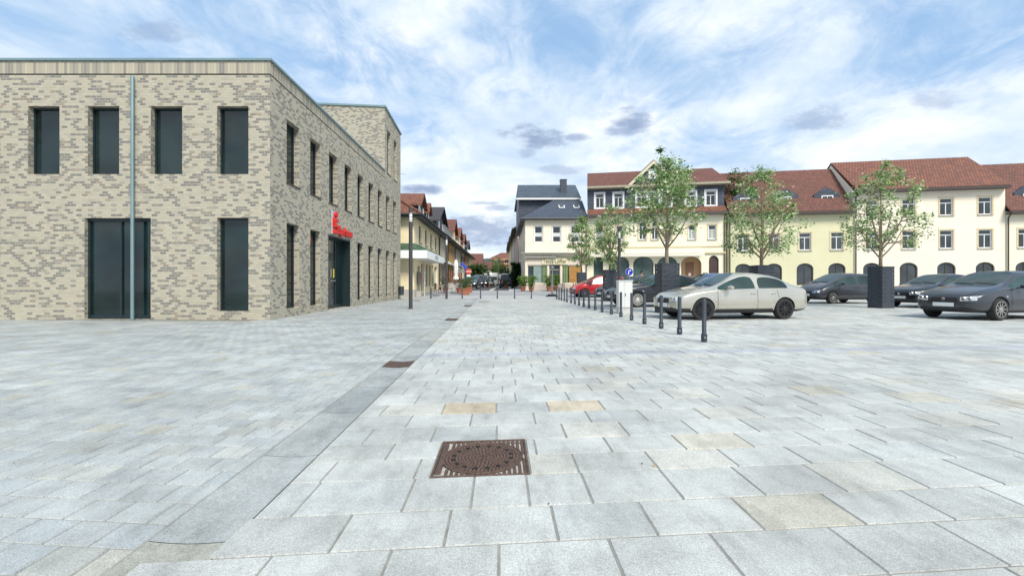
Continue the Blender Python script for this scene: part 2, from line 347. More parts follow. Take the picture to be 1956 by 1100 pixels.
# ------------------------------------------------------------------ the ground
def build_ground():
    mb = MB()
    ys = [-30, 0, 20] + [33 + k for k in range(14)] + [60, 90, 150, 400, 3000]
    xs = [-3000, -300, -60, -20, 0, 20, 60, 300, 3000]
    for i in range(len(ys) - 1):
        for j in range(len(xs) - 1):
            a, b = ys[i], ys[i + 1]
            mb.quad((xs[j], a, g(a) - .03), (xs[j + 1], a, g(a) - .03), (xs[j + 1], b, g(b) - .03), (xs[j], b, g(b) - .03))
    struct(mb.build('ground', plain('ground_bed', (.30, .30, .29), .95, var=.2, vs=.6)))
    # grout bed under the slabs
    SK = .092
    MX0, MX1, MV0, MV1 = -.412, .173, 2.686, 3.292     # hole left for the manhole cover, in sheared coordinates
    GL = lambda Y: -1.51 - .0125 * Y
    GR = lambda Y: -1.15 - .0125 * Y
    zb = -.0055; mb = MB(); hx0, hx1, hy0, hy1 = -.400, .160, 2.705, 3.25
    def bedq(a, b, c, d): mb.quad((*a, zb), (*b, zb), (*c, zb), (*d, zb))
    bedq((-60, -6), (GL(-6) + .004, -6), (GL(33) + .004, 33), (-60, 33))
    for ya, yb in ((-6, hy0), (hy1, 33)): bedq((GR(ya) - .004, ya), (60, ya), (60, yb), (GR(yb) - .004, yb))
    mb.quad((GL(-6), -6, -.0165), (GR(-6), -6, -.0165), (GR(33), 33, -.0165), (GL(33), 33, -.0165))
    bedq((GR(hy0) - .004, hy0), (hx0, hy0), (hx0, hy1), (GR(hy1) - .004, hy1)); bedq((hx1, hy0), (60, hy0), (60, hy1), (hx1, hy1))
    struct(mb.build('paving_bed', M_dirt))
    r = random.Random(3)
    def tone(x, y, base=(.515, .532, .505)):
        k = r.gauss(1, .038)
        w = r.random()
        c = [base[0] * k, base[1] * k, base[2] * k]
        if w < .10: c = [c[0] * 1.03, c[1] * 1.0, c[2] * .95]
        elif w < .24: c = [c[0] * .93, c[1] * .95, c[2] * .965]
        elif w < .28: c = [c[0] * 1.05, c[1] * .99, c[2] * .88]
        return tuple(c)
    def slab(mb, x0, x1, v0, v1, gap, col, skew=SK, bev=True, dz=0.0):
        x0 += gap; x1 -= gap; v0 += gap; v1 -= gap
        if x1 - x0 < .03 or v1 - v0 < .03: return
        P = lambda x, v, z: (x, v + skew * x, z + dz)
        if bev:
            e = .004; zz = r.uniform(-.0012, .0012)
            o = [P(x0, v0, -.007), P(x1, v0, -.007), P(x1, v1, -.007), P(x0, v1, -.007)]
            i = [P(x0 + e, v0 + e, zz), P(x1 - e, v0 + e, zz), P(x1 - e, v1 - e, zz), P(x0 + e, v1 - e, zz)]
            mb.add(o + i, [(4, 5, 6, 7), (0, 1, 5, 4), (1, 2, 6, 5), (2, 3, 7, 6), (3, 0, 4, 7)], 0, col)
        else: mb.quad(P(x0, v0, 0), P(x1, v0, 0), P(x1, v1, 0), P(x0, v1, 0), 0, col)
    vs = [.33 * k - 3 for k in range(13)] + [1.30, 1.64, 1.983, 2.303, 2.686, 2.989, 3.292, 3.637, 3.98, 4.33, 4.70]
    while vs[-1] < 36: vs.append(vs[-1] + r.choice((.31, .33, .35, .36)))
    fixed = {1.64: [-1.45, -.94, -.46, -.01, .47, .93, 1.5], 1.983: [-1.2, -.72, -.246, .25, .70, 1.2, 1.7], 2.303: [-1.01, -.49, -.153, .145, .47, .95, 1.4]}
    mb = MB()
    for i in range(len(vs) - 1):
        v0, v1 = vs[i], vs[i + 1]
        if v1 + SK * 30 < -6: continue
        xr = 27.0; xl = GR((v0 + v1) / 2 - SK * 1.3) - .002
        key = next((k for k in fixed if abs(k - v0) < 1e-4), None)
        L = .49 if v0 < 6.2 else (.47 if v0 < 9 else .40)
        if key: js = [xl] + fixed[key]
        else: js = [xl, xl + L * (r.uniform(.30, .50) if i % 2 else r.uniform(.75, 1.0))]
        while js[-1] < xr:
            js.append(js[-1] + (L + r.uniform(-.035, .035) if v0 < 6.2 else L + r.uniform(-.012, .012)))
        gap = .0045 if v0 < 5 else .0052
        blue = 6.72 < v0 < 7.25
        for a, b in zip(js[:-1], js[1:]):
            cx, cy = (a + b) / 2, (v0 + v1) / 2 + SK * (a + b) / 2
            if a > 3 and cy < a * .55 - 1: continue
            c = tone(cx, cy)
            if a < -.487 < b and v0 < 4.05 < v1: c = (.55, .475, .345)
            elif a < .476 < b and v0 < 4.15 < v1: c = (.54, .475, .36)
            elif blue: c = tuple(q * w for q, w in zip((.435, .46, .49), [r.gauss(1, .03)] * 3))
            if b > MX0 and a < MX1 and v1 > MV0 + .01 and v0 < MV1 - .01:
                if a < MX0: slab(mb, a, MX0, v0, v1, gap, c)
                if b > MX1: slab(mb, MX1, b, v0, v1, gap, c)
                continue
            slab(mb, a, b, v0, v1, gap, c, bev=v0 < 16)
    struct(mb.build('plaza_paving', M_stonetone, use_col=True))
    # smaller pavers on the pavement in front of the bank
    mb = MB(); v = -3.0; i = 0
    while v < 34:
        h = .20; w = .215
        xl = -17.0 if v < 12.4 else -7.2
        x = GL(v + .15) - .01 - (w * .5 if i % 2 else w); js = [GL(v + .26) - .006, x]
        while x > xl: x -= w + r.uniform(-.006, .006); js.append(x)
        for a, b in zip(js[1:], js[:-1]):
            if a < -2 and v < -a * .55 - 2: continue
            slab(mb, a, b, v, v + h, .0042, tone(0, 0, (.455, .485, .475)), skew=-.09, bev=v < 7)
        v += h; i += 1
    struct(mb.build('pavement', M_stonetone, use_col=True))
    # concave gutter of dished concrete stones
    mb = MB(); Y = -1.0
    while Y < 33:
        L = 1.0; c = tone(0, 0, (.385, .41, .40)); n = 8
        y0, y1 = Y + .0025, Y + L - .0025
        pr = lambda Yq, t: (GL(Yq) + .004 + (GR(Yq) - GL(Yq) - .008) * t, Yq, -.001 - .011 * math.sin(math.pi * t))
        for k in range(n): mb.quad(pr(y0, k / n), pr(y0, (k + 1) / n), pr(y1, (k + 1) / n), pr(y1, k / n), 0, c)
        Y += L
    struct(mb.build('gutter', M_gutter, use_col=True))
    # cast grates in the gutter
    for k, (y0, L, lab) in enumerate(((gy(700.5), .46, 'rusty brown dished drain grate in the gutter, the nearest and largest one'), (gy(612), .9, 'rusty drain grate in the gutter in the middle distance'), (gy(585), 1.3, 'rusty drain grate at the far end of the gutter'))):
        mb = MB(); n = 12; P = lambda Yq, tt: (GL(Yq) + .005 + .35 * tt, Yq, .006 - .012 * math.sin(math.pi * tt))
        for j in range(n):
            a, b = y0 + L * j / n, y0 + L * (j + .70) / n
            for t in range(6):
                t0, t1 = t / 6, (t + 1) / 6; A, B, C, D = P(a, t0), P(a, t1), P(b, t1), P(b, t0)
                mb.prism([A, B, C, D], (0, 0, -.006))
        for t in (.02, .34, .64, .96):
            z = .005 - .012 * math.sin(math.pi * t); mb.prism([(GL(y0) + .35 * t - .008, y0, z), (GL(y0) + .35 * t + .016, y0, z), (GL(y0 + L) + .35 * t + .016, y0 + L, z), (GL(y0 + L) + .35 * t - .008, y0 + L, z)], (0, 0, -.008))
        tag(mb.build('drain_grate', M_rust), lab, 'drain grate', 'drain grates in the gutter')
    # flush cover slots further back
    for (px, py, w, lab) in ((925, 576, 22, 'flat dark drain cover in the pale slabs before the bollard row'), (792, 574, 20, 'flat dark drain cover beside the first lamp post')):
        Y = gy(py); mb = MB(); X = ax(px, Y); hw = w / 2 * Y / F
        mb.bbox(X - hw, X + hw, Y - .18, Y + .18, -.01, .012, .01)
        for q in range(7): mb.box(X - hw + .05 + q * (2 * hw - .1) / 7, X - hw + .09 + q * (2 * hw - .1) / 7, Y - .15, Y + .15, .012, .018)
        tag(mb.build('drain_cover', M_rust), lab, 'drain cover', 'flat drain covers on the square')
    # ramped crossing beyond the square: light sheet following the ground
    def strip(name, X0, X1, Ya, Yb, mat, dz=.004, n=14, fx=None):
        mb = MB()
        for k in range(n):
            a, b = Ya + (Yb - Ya) * k / n, Ya + (Yb - Ya) * (k + 1) / n
            xa = (X0, X1) if fx is None else fx(a); xb = (X0, X1) if fx is None else fx(b)
            mb.quad((xa[0], a, g(a) + dz), (xa[1], a, g(a) + dz), (xb[1], b, g(b) + dz), (xb[0], b, g(b) + dz))
        return struct(mb.build(name, mat))
    m_cross = brickmat('crossing_pavers', .30, .20, [(0, (.47, .48, .475)), (.6, (.43, .44, .435)), (1, (.38, .39, .39))], (.30, .30, .29), .007, .5, .85, .2, .1)
    strip('side_pavement', -60, 60, 33.0, 200, m_cross, -.004, 60)
    strip('crossing_band', -8, 60, 36.5, 41.2, plain('grey_asphalt', (.30, .31, .32), .9, var=.15, vs=2, bmp=.1), .002)
    strip('street', 0, 0, 43.4, 150, M_asph, .006, 40, lambda Y: (-3.05 + (Y - 43.4) * .012, 0.75 + (Y - 43.4) * .012))
    strip('street_center_strip', 0, 0, 43.5, 130, plain('street_strip', (.50, .48, .43), .9, var=.15, vs=2), .012, 30, lambda Y: (-1.15 + (Y - 43.4) * .013, -.72 + (Y - 43.4) * .013))
build_ground()

# ------------------------------------------------------------------ facade helpers (house coordinates: x along the facade, y into the house, z up)
def wall(mb, u0, u1, z0, z1, holes=(), y=0.0, d=.16, m=0, mr=None):
    mr = m if mr is None else mr
    us = sorted({u0, u1, *[min(max(h[0], u0), u1) for h in holes], *[min(max(h[1], u0), u1) for h in holes]})
    zs = sorted({z0, z1, *[h[2] for h in holes], *[h[3] for h in holes]})
    zs = [z for z in zs if z0 <= z <= z1]
    for i in range(len(us) - 1):
        for j in range(len(zs) - 1):
            a, b, c, e = us[i], us[i + 1], zs[j], zs[j + 1]; cu, cz = (a + b) / 2, (c + e) / 2
            if any(h[0] < cu < h[1] and h[2] < cz < h[3] for h in holes): continue
            mb.quad((a, y, c), (b, y, c), (b, y, e), (a, y, e), m)
    for h in holes:
        a, b, c, e = h[:4]; rise = h[4] if len(h) > 4 else 0; t = e - rise
        mb.quad((a, y, c), (a, y + d, c), (a, y + d, t), (a, y, t), mr)
        mb.quad((b, y + d, c), (b, y, c), (b, y, t), (b, y + d, t), mr)
        if c > z0 + .001: mb.quad((a, y, c), (b, y, c), (b, y + d, c), (a, y + d, c), mr)
        if not rise: mb.quad((a, y, e), (a, y + d, e), (b, y + d, e), (b, y, e), mr)
        else:
            n = 12; arc = archpts(a, b, t, rise, n)
            for k in range(n):
                (x0, q0), (x1, q1) = arc[k], arc[k + 1]
                mb.quad((x0, y, q0), (x1, y, q1), (x1, y, e), (x0, y, e), m)
                mb.quad((x0, y, q0), (x0, y + d, q0), (x1, y + d, q1), (x1, y, q1), mr)
def archpts(a, b, t, rise, n=12):
    c, hw = (a + b) / 2, (b - a) / 2
    return [(c - hw * math.cos(math.pi * k / n), t + rise * math.sin(math.pi * k / n)) for k in range(n + 1)]
def window(parent, h, y=0.0, d=.14, mf=None, mg=None, fw=.06, mull=1, trans=None, blind=None, pname='pane', name='window', sill=None, surround=None):
    """a window part: frame bars in the opening, the pane one level deeper"""
    a, b, c, e = h[:4]; rise = h[4] if len(h) > 4 else 0; t = e - rise
    mf = mf or M_white; mg = mg or M_glass; mb = MB(); yy = y + d - .05
    mb.box(a, a + fw, yy, yy + .05, c, t); mb.box(b - fw, b, yy, yy + .05, c, t)
    mb.box(a + fw, b - fw, yy, yy + .05, c, c + fw)
    if rise:
        o = archpts(a, b, t, rise); i_ = archpts(a + fw, b - fw, t, rise - fw)
        for k in range(12):
            mb.quad((o[k][0], yy, o[k][1]), (i_[k][0], yy, i_[k][1]), (i_[k + 1][0], yy, i_[k + 1][1]), (o[k + 1][0], yy, o[k + 1][1]))
            mb.quad((i_[k][0], yy, i_[k][1]), (i_[k][0], yy + .05, i_[k][1]), (i_[k + 1][0], yy + .05, i_[k + 1][1]), (i_[k + 1][0], yy, i_[k + 1][1]))
    else: mb.box(a + fw, b - fw, yy, yy + .05, e - fw, e)
    zt = (trans if trans is not None else e - fw)
    for k in range(mull):
        u = a + (b - a) * (k + 1) / (mull + 1); mb.box(u - fw * .4, u + fw * .4, yy + .004, yy + .046, c + fw, min(zt, (e - fw if not rise else e - fw * 1.5)))
    if trans is not None: mb.box(a + fw, b - fw, yy + .006, yy + .044, trans, trans + fw * .8)
    w = mb.build(name, mf, parent)
    gl = MB()
    if rise:
        o = archpts(a + .01, b - .01, t, rise - .01)
        gl.poly([(a + .01, yy + .035, c + .01), (b - .01, yy + .035, c + .01)] + [(p[0], yy + .035, p[1]) for p in reversed(o)])
    else: gl.quad((a + .01, yy + .035, c + .01), (b - .01, yy + .035, c + .01), (b - .01, yy + .035, e - .01), (a + .01, yy + .035, e - .01))
    gl.build(pname, mg, w)
    if blind:
        for (f0, f1, g0, g1, mt) in blind:
            q = MB(); q.box(a + fw + (b - a - 2 * fw) * f0, a + fw + (b - a - 2 * fw) * f1, yy + .018, yy + .03, c + fw + (e - c - 2 * fw) * g0, c + fw + (e - c - 2 * fw) * g1); q.build('curtain', mt, w)
    if sill:
        q = MB(); q.box(a - .08, b + .08, y - .09, y + d - .052, c - .07, c - .003); q.build('sill', sill, w)
    if surround:
        q = MB(); s = .12
        q.box(a - s, a, y - .025, y + .01, c, e); q.box(b, b + s, y - .025, y + .01, c, e); q.box(a - s, b + s, y - .03, y + .01, e + .002, e + s)
        q.build('surround', surround, w)
    return w
def text_mesh(body, size, depth, mat, name, parent, loc, rot, bold=0.0, xs=1.0):
    cu = bpy.data.curves.new('lettering', 'FONT'); cu.body = body; cu.size = size; cu.extrude = depth; cu.offset = bold; cu.space_character = 1.0
    o = bpy.data.objects.new('lettering', cu); COL.objects.link(o)
    bpy.context.view_layer.update()
    me = bpy.data.meshes.new_from_object(o.evaluated_get(bpy.context.evaluated_depsgraph_get()))
    bpy.data.objects.remove(o); me.materials.clear(); me.materials.append(mat)
    w = link(name, me, parent); w.location = loc; w.rotation_euler = rot; w.scale = (xs, 1, 1); return w

# ------------------------------------------------------------------ the bank: long brick front with a taller end block
def build_bank():
    Y0 = 13.9; XF = -6.97; YE = 31.95
    t = thing('brick_building', 'cream and grey brick bank with narrow upright windows and a taller end block', 'bank building', (XF, Y0, 0), R(90))
    U = lambda Y: Y - Y0
    ZP = 7.80
    up, dn = [], []
    for k in range(9):
        y = 14.98 + 1.85 * k
        up.append((U(y), U(y + .95), 4.39, 6.44))
        if k not in (2, 3): dn.append((U(y), U(y + .95), .26, 3.08))
    door = (U(18.59), U(21.30), 0.02, 3.07)
    mb = MB(); W = 12.5
    UT = U(27.63); UE = U(YE)
    wall(mb, 0, UT, 0, 7.38, up + dn + [door], 0, .22, 0)
    tw = [(U(28.2), U(29.15), 7.85, 10.5), (U(29.95), U(30.85), 7.85, 10.42)]
    extra = [h for h in up + dn if h[0] > UT]
    return_holes = [h for h in up + dn if h[0] < UT]
    mb = MB(); 
    wall(mb, 0, UT, 0, 7.38, return_holes + [door], 0, .22, 0)
    wall(mb, UT, UE, 0, 11.05, extra + tw, 0, .22, 0)
    # band of upright bricks under the coping
    wall(mb, 0, UT, 7.42, ZP, (), -.0, .1, 1)
    mb.quad((0, .03, 7.38), (UT, .03, 7.38), (UT, .03, 7.42), (0, .03, 7.42), 2)
    wall(mb, UT, UE, 11.05, 11.4, (), 0, .1, 0)
    # tower: sloping top, front and far flanks
    zt0, zt1 = 11.62, 11.36
    mb.poly([(UT, 0, 7.5), (UT, 0, zt0), (UT, W, zt0 + .5), (UT, W, 7.5)], 0)
    mb.poly([(UT, 0, 11.4), (UE, 0, 11.36), (UT, 0, zt0)], 0)
    mb.poly([(UE, 0, 0), (UE, 0, zt1), (UE, W, zt1 + .5), (UE, W, 0)], 0)
    mb.quad((0, W, 0), (0, W, ZP), (UE, W, ZP), (UE, W, 0), 0)
    # end wall toward the camera (seen beyond the left edge of the photograph)
    sw = MB()
    mb.build('wall', [M_brick, brickmat('soldier_brick', .085, .37, [(0, (.50, .455, .33)), (.5, (.40, .37, .29)), (.8, (.22, .21, .19)), (1, (.30, .25, .2))], (.36, .34, .28), .010, 0), M_dkframe], t)
    # end wall: own mesh rotated so that its outer side faces the camera: holes along depth
    ew = []
    for k, wv in enumerate((1.55, 3.4, 8.9, 10.9)):
        ew.append((wv, wv + .95, 4.39, 6.44))
        if k in (0, 1, 3): ew.append((wv, wv + .95, .26, 3.08))
    ew.append((5.2, 6.15, 4.39, 6.44)); ew.append((7.0, 7.95, 4.39, 6.44))
    dr = (6.9, 8.9, .02, 3.07)
    m2 = MB(); wall(m2, 0, W, 0, 7.38, ew + [dr], 0, .22, 0); wall(m2, 0, W, 7.42, ZP, (), 0, .1, 1); m2.quad((0, .03, 7.38), (W, .03, 7.38), (W, .03, 7.42), (0, .03, 7.42), 2)
    # local frame of the end wall: x runs from far left to the corner
    e = link('end_wall', m2.mesh('end_wall', [M_brick, MATS['soldier_brick'], M_dkframe]), t)
    e.rotation_euler = (0, 0, R(-90)); e.location = (0, W, 0)
    for h in ew: 
        w = window(e, h, 0, .22, M_dkframe, M_bglass, .05, 0, pname='pane')
    q = MB(); q.tube([(8.42, -.09, 0), (8.42, -.09, 7.3)], .05, 10); q.build('downpipe', M_coping, e)
    q = MB(); q.box(dr[0], dr[0] + .07, .12, .20, .02, 3.07); q.box(dr[1] - .07, dr[1], .12, .20, .02, 3.07); q.box(dr[0] + .07, dr[1] - .07, .12, .20, 2.98, 3.07); q.box(dr[0] + .97, dr[0] + 1.03, .12, .20, .02, 2.98); q.box(dr[0] + .07, dr[1] - .07, .13, .19, .02, .14); q.build('side_door', M_dkframe, e)
    q = MB(); q.quad((dr[0], .17, .02), (dr[1], .17, .02), (dr[1], .17, 3.07), (dr[0], .17, 3.07)); q.build('pane', M_bglass, e)
    # roofs and copings
    rf = MB(); rf.quad((0, 0, ZP - .25), (UT, 0, ZP - .25), (UT, W, ZP - .25), (0, W, ZP - .25)); rf.quad((UT, 0, zt0 - .2), (UE, 0, zt1 - .1), (UE, W, zt1 + .3), (UT, W, zt0 + .3)); rf.build('roof', M_grey, t)
    cp = MB(); cp.box(-.05, UT - .002, -.06, .30, ZP + .003, ZP + .07); cp.box(-.05, .30, .302, W, ZP + .003, ZP + .07)
    cp.prism([(UT - .07, -.07, zt0), (UT - .07, -.07, zt0 + .12), (UE + .07, -.07, zt1 + .12), (UE + .07, -.07, zt1)], (0, .35, 0))
    cp.prism([(UT - .07, .282, zt0 + .02), (UT - .07, .282, zt0 + .12), (UT - .07, W, zt0 + .6), (UT - .07, W, zt0 + .46)], (.35, 0, 0))
    cp.build('coping', M_coping, t)
    rl = MB(); rl.tube([(.5, .16, ZP + .22), (UT - 1.3, .16, ZP + .22)], .018, 6)
    for k in range(24):
        u = .5 + k * (UT - 1.9) / 23; rl.box(u - .022, u + .022, .14, .18, ZP + .07, ZP + .22)
    rl.tube([(.5, .10, ZP + .13), (UT - 1.3, .10, ZP + .13)], .008, 6)
    rl.build('safety_rail', M_black, t)
    for h in up + dn + tw:
        w = window(t, h, 0, .24, M_dkframe, M_bglass, .05, 0, trans=None)
        if h in up or h in tw:
            q = MB(); q.box(h[0] - .03, h[1] + .03, -.03, .188, h[2] - .05, h[2] - .003); q.build('sill', M_brown, w)
    # stickers on two ground floor windows
    for yy, zz in ((U(16.85), 2.80), (U(22.38), 2.83)):
        q = MB(); q.box(yy + .09, yy + .55, .20, .21, zz - .14, zz + .06); q.build('sticker', M_red, t)
    # brick plinth step
    # entrance: dark deep recess with two leaves
    d0, d1 = door[0], door[1]
    q = MB(); q.box(d0 + .0, d0 + .06, .30, .40, .02, 3.07); q.box(d1 - .06, d1, .30, .40, .02, 3.07); q.box(d0 + .06, d1 - .06, .30, .40, 2.95, 3.07)
    for f in (.33, .62): q.box(d0 + (d1 - d0) * f - .035, d0 + (d1 - d0) * f + .035, .31, .39, .02, 2.95)
    q.box(d0 + .06, d1 - .06, .315, .385, .02, .16)
    q.box(d0 + .003, d1 - .003, .0, .30, 3.0, 3.067); q.box(d1 - .02, d1 - .003, .0, .30, .02, 3.0); q.box(d0 + .003, d0 + .02, .0, .30, .02, 3.0)
    dd = q.build('entrance_door', M_dkframe, t)
    gq = MB(); gq.quad((d0 + .06, .35, .1), (d1 - .06, .35, .1), (d1 - .06, .35, 3.0), (d0 + .06, .35, 3.0)); gq.build('pane', M_bglass, dd)
    gq = MB(); gq.box(d0 + .12, d0 + .75, .28, .30, 1.18, 1.23); gq.box(d0 + 1.0, d0 + 1.6, .28, .30, 1.18, 1.23); gq.build('handle', M_grey, dd)
    gq = MB(); gq.box(d0 + 1.38, d0 + 1.47, .29, .305, 1.34, 1.72); gq.build('yellow_strip', plain('sign_yellow', (.75, .62, .04), .5, var=.05), dd)
    gq = MB(); gq.box(d0 + 1.0, d0 + 1.2, .29, .303, 1.35, 1.72); gq.build('notice', M_grey, dd)
    gq = MB(); gq.box(d0, d1, -.32, .3, -.002, .018); gq.build('threshold', M_stone, t)
    # sign: square S emblem with a dot above, then lettering; projects from the wall
    s = thing('wall_sign', 'red bank sign with S emblem and dot and the word Sparkasse above the door', 'sign', (XF, Y0, 0), R(90))
    gr = plain('sign_side', (.40, .42, .46), .4)
    u0 = U(18.88); z0 = 3.16; wS = .52
    yb, yf = -.03, -.17
    S = MB()
    # S: three horizontal bars and two links, with cut corners
    def bar(a, b, c, e): S.bbox(a, b, yf, yb, c, e, .02, 0)
    th = .155
    bar(u0 + .04, u0 + wS, z0, z0 + th); bar(u0 + wS - .19, u0 + wS, z0 + th + .001, z0 + .245); bar(u0, u0 + wS, z0 + .246, z0 + .246 + th * .9)
    bar(u0, u0 + .19, z0 + .387, z0 + .475); bar(u0, u0 + wS - .04, z0 + .476, z0 + .476 + th)
    S.build('emblem', M_red, s)
    D = MB(); D.lathe([(.115, 0), (.115, .14)], 24, 0, Matrix.Translation((u0 + wS / 2 + .02, yb, z0 + .78)) @ Matrix.Rotation(R(90), 4, 'X')); D.build('emblem_dot', M_red, s)
    B = MB(); B.bbox(u0 - .02, u0 + wS + .02, -.06, -.004, z0 - .03, z0 + .93, .02); B.build('back_plate', gr, s)
    text_mesh('Sparkasse', .50, .035, M_red, 'lettering', s, (U(19.60), -.06, 3.20), (R(90), 0, 0), .010, .90)
    return t
build_bank()

# ------------------------------------------------------------------ generic roofs
def gable_roof(mb, x0, x1, y0, y1, ze, zr, axis='x', t=.16, m=0):
    """ridge along axis; slabs with thickness"""
    if axis == 'x':
        yc = (y0 + y1) / 2
        for s, ye in ((-1, y0), (1, y1)):
            mb.prism([(x0, ye, ze), (x1, ye, ze), (x1, yc, zr), (x0, yc, zr)], (0, 0, t), m)
    else:
        xc = (x0 + x1) / 2
        for s, xe in ((-1, x0), (1, x1)):
            mb.prism([(xe, y0, ze), (xe, y1, ze), (xc, y1, zr), (xc, y0, zr)], (0, 0, t), m)
def downpipe(parent, u, z0, z1, y=-.10, mat=None, out=.5):
    q = MB(); q.tube([(u, y - out, z1 + .18), (u, y - out * .4, z1 - .12), (u, y, z1 - .35), (u, y, z0)], .05, 8); return q.build('downpipe', mat or M_brown, parent)
# ------------------------------------------------------------------ left terrace
M_dkplas = plain('dark_fascia', (.035, .04, .045), .6, var=.2)
XT = -6.45
def build_corner_house():
    Y0 = 34.2; L = 13.4; gz = g(34.2)
    t = thing('corner_house', 'cream two storey corner house with orange hipped roof, green canopy and brown shutters', 'house', (XT, Y0, 0), R(90))
    D = 11.0; ZE = 6.15
    wins = []
    for px in (800, 812, 822, 831):
        Yw = 6.45 * F / (CX - px); wins.append((Yw - Y0, Yw - Y0 + 1.15, 4.32 + (0.0), 5.62))
    holes = [(1.5, 2.5, .15, 2.45), (3.0, 4.6, .15, 2.75), (5.3, 6.5, .75, 2.7), (7.0, 8.2, .75, 2.7), (8.7, 9.9, .75, 2.7), (10.4, 12.6, .5, 2.7)]
    mb = MB(); wall(mb, 0, L, .02, ZE, wins + holes, 0, .18)
    mb.quad((L, 0, 0), (L, D, 0), (L, D, ZE), (L, 0, ZE)); mb.quad((L, D, 0), (0, D, 0), (0, D, ZE), (L, D, ZE))
    mb.build('wall', M_cream, t)
    fw = MB(); wall(fw, 0, D, .02, ZE, [(5.6, 6.6, 1.0, 2.6), (2.5, 3.6, 4.3, 5.6), (6.2, 7.3, 4.3, 5.6)], 0, .16)
    f = link('front_wall', fw.mesh('front_wall', [M_cream]), t); f.rotation_euler = (0, 0, R(-90)); f.location = (0, D, 0)
    pl = MB(); pl.box(-.04, .02, -.04, D, 0, .62); pl.box(.02, 1.3, -.05, .02, 0, .62); pl.build('plinth', M_stone, t)
    msh = plain('brown_shutter', (.17, .085, .05), .6, var=.2)
    for i, h in enumerate(wins):
        w = window(t, h, 0, .16, M_brown, M_glass, .07, 0, blind=[(0, 1, (0 if i < 2 else .35), 1, msh)] )
        q = MB(); q.box(h[0] - .06, h[1] + .06, -.10, .105, h[2] - .06, h[2] - .003); q.build('sill', M_stone, w)
    for i, h in enumerate(holes):
        if i == 0:
            w = window(t, h, 0, .2, M_brown, M_glass, .08, 0, trans=1.95, name='door')
        else:
            w = window(t, h, 0, .2, M_white if i in (1, 5) else M_brown, M_glass, .06, 0 if i != 5 else 2, name='door' if i == 1 else 'window')
    # roof: hipped toward the square
    o = .62; zr = 10.2; yr = D / 2; hp = 5.2
    rf = MB(); e = ZE - .02
    A, B, C, E = (-o, -o, e), (L, -o, e), (L, D + o, e), (-o, D + o, e); P, Q = (hp, yr, zr), (L, yr, zr)
    rf.poly([A, B, Q, P]); rf.poly([E, A, P]); rf.poly([C, E, P, Q]); rf.poly([B, C, Q])
    rf.build('roof', M_tile, t)
    rr = MB(); rr.tube([A[:2] + (e + .04,), (hp, yr, zr + .05), (L, yr, zr + .05)], .11, 8); rr.tube([E[:2] + (e + .04,), (hp, yr, zr + .05)], .11, 8); rr.build('ridge_tiles', M_tile, t)
    fa = MB(); fa.box(-o - .02, L, -o - .02, -o + .08, e - .26, e - .01); fa.box(-o - .02, -o + .08, -o + .082, D + o, e - .26, e - .01)
    fa.box(-o + .082, L, -o + .082, 0.0, e - .10, e - .02); fa.box(-o + .082, -.002, .002, D + o, e - .10, e - .02)
    fa.tube([(-o, -o - .10, e - .02), (L, -o - .10, e - .02)], .075, 8); fa.tube([(-o - .10, -o - .1, e - .02), (-o - .10, D + o, e - .02)], .075, 8)
    fa.build('eaves', M_dkplas, t)
    # gabled dormer facing the street, ridge running back, and a small one behind it
    def dormer(uc, hw, yf, z0, ze, zp, back, mt, mw, name='dormer', win=True):
        d = MB(); d.prism([(uc - hw, yf, z0), (uc + hw, yf, z0), (uc + hw, yf, ze), (uc, yf, zp - .05), (uc - hw, yf, ze)], (0, back, 0)); dm = d.build(name, mw, t)
        r2 = MB(); ov = .35
        for s in (-1, 1):
            sl = (zp - ze) / hw
            r2.prism([(uc, yf - ov, zp), (uc, yf + back, zp), (uc + s * (hw + .3), yf + back, ze - sl * .3), (uc + s * (hw + .3), yf - ov, ze - sl * .3)], (0, 0, .13))
        r2.build('dormer_roof', mt, dm)
        if win:
            r3 = MB(); r3.box(uc - hw * .45, uc + hw * .45, yf - .03, yf - .004, ze - .95, ze - .08); r3.build('window', M_glass, dm)
            r4 = MB(); r4.box(uc + hw * .5, uc + hw * .95, yf - .02, yf - .004, z0 + .3, ze - .05); r4.box(uc - hw * .95, uc - hw * .5, yf - .02, yf - .004, z0 + .3, ze - .05); r4.build('dormer_cladding', M_white, dm)
    dormer(8.5, 1.5, .95, 6.6, 8.2, 9.25, 5.0, M_tile, M_dkplas)
    dormer(11.9, .8, .9, 6.6, 8.2, 8.95, 4.0, M_tile, M_dkplas)
    # roof lights
    for uc in (10.2, 12.2):
        pass
    downpipe(t, L - .15, .3, ZE - .1, out=.55)
    # antenna masts
    an = MB(); an.tube([(7.9, 3.9, 9.0), (7.9, 3.9, 11.4)], .025, 6); an.tube([(7.9, 3.9, 11.3), (7.9, 2.3, 11.0)], .02, 6); an.build('antenna', M_grey, t)
    an = MB(); an.tube([(7.2, 5.0, 10.0), (7.2, 5.0, 12.6)], .025, 6)
    for z in (11.7, 12.5): an.tube([(7.2, 5.6, z), (7.2, 3.7, z + .05)], .015, 6)
    an.build('antenna', M_grey, t)
    # wrap-around canopy: green copper slope over a white fascia
    cn = MB(); pr = 1.15; uF = 8.6; z1, z2, z3 = 2.88, 3.45, 4.05
    cn.box(-pr, uF, -pr, -pr + .08, z1, z2); cn.box(-pr, -pr + .08, -pr + .081, D, z1, z2)
    cn.box(-pr + .081, uF, -pr + .081, -.002, z1 + .02, z1 + .08); cn.box(-pr + .081, -.002, .0, D, z1 + .02, z1 + .08)
    cn.box(uF - .08, uF - .001, -pr + .081, -.003, z1 + .081, z2)
    c1 = cn.build('canopy', plain('canopy_fascia', (.80, .84, .84), .5, var=.05, vs=1), t)
    cr = MB()
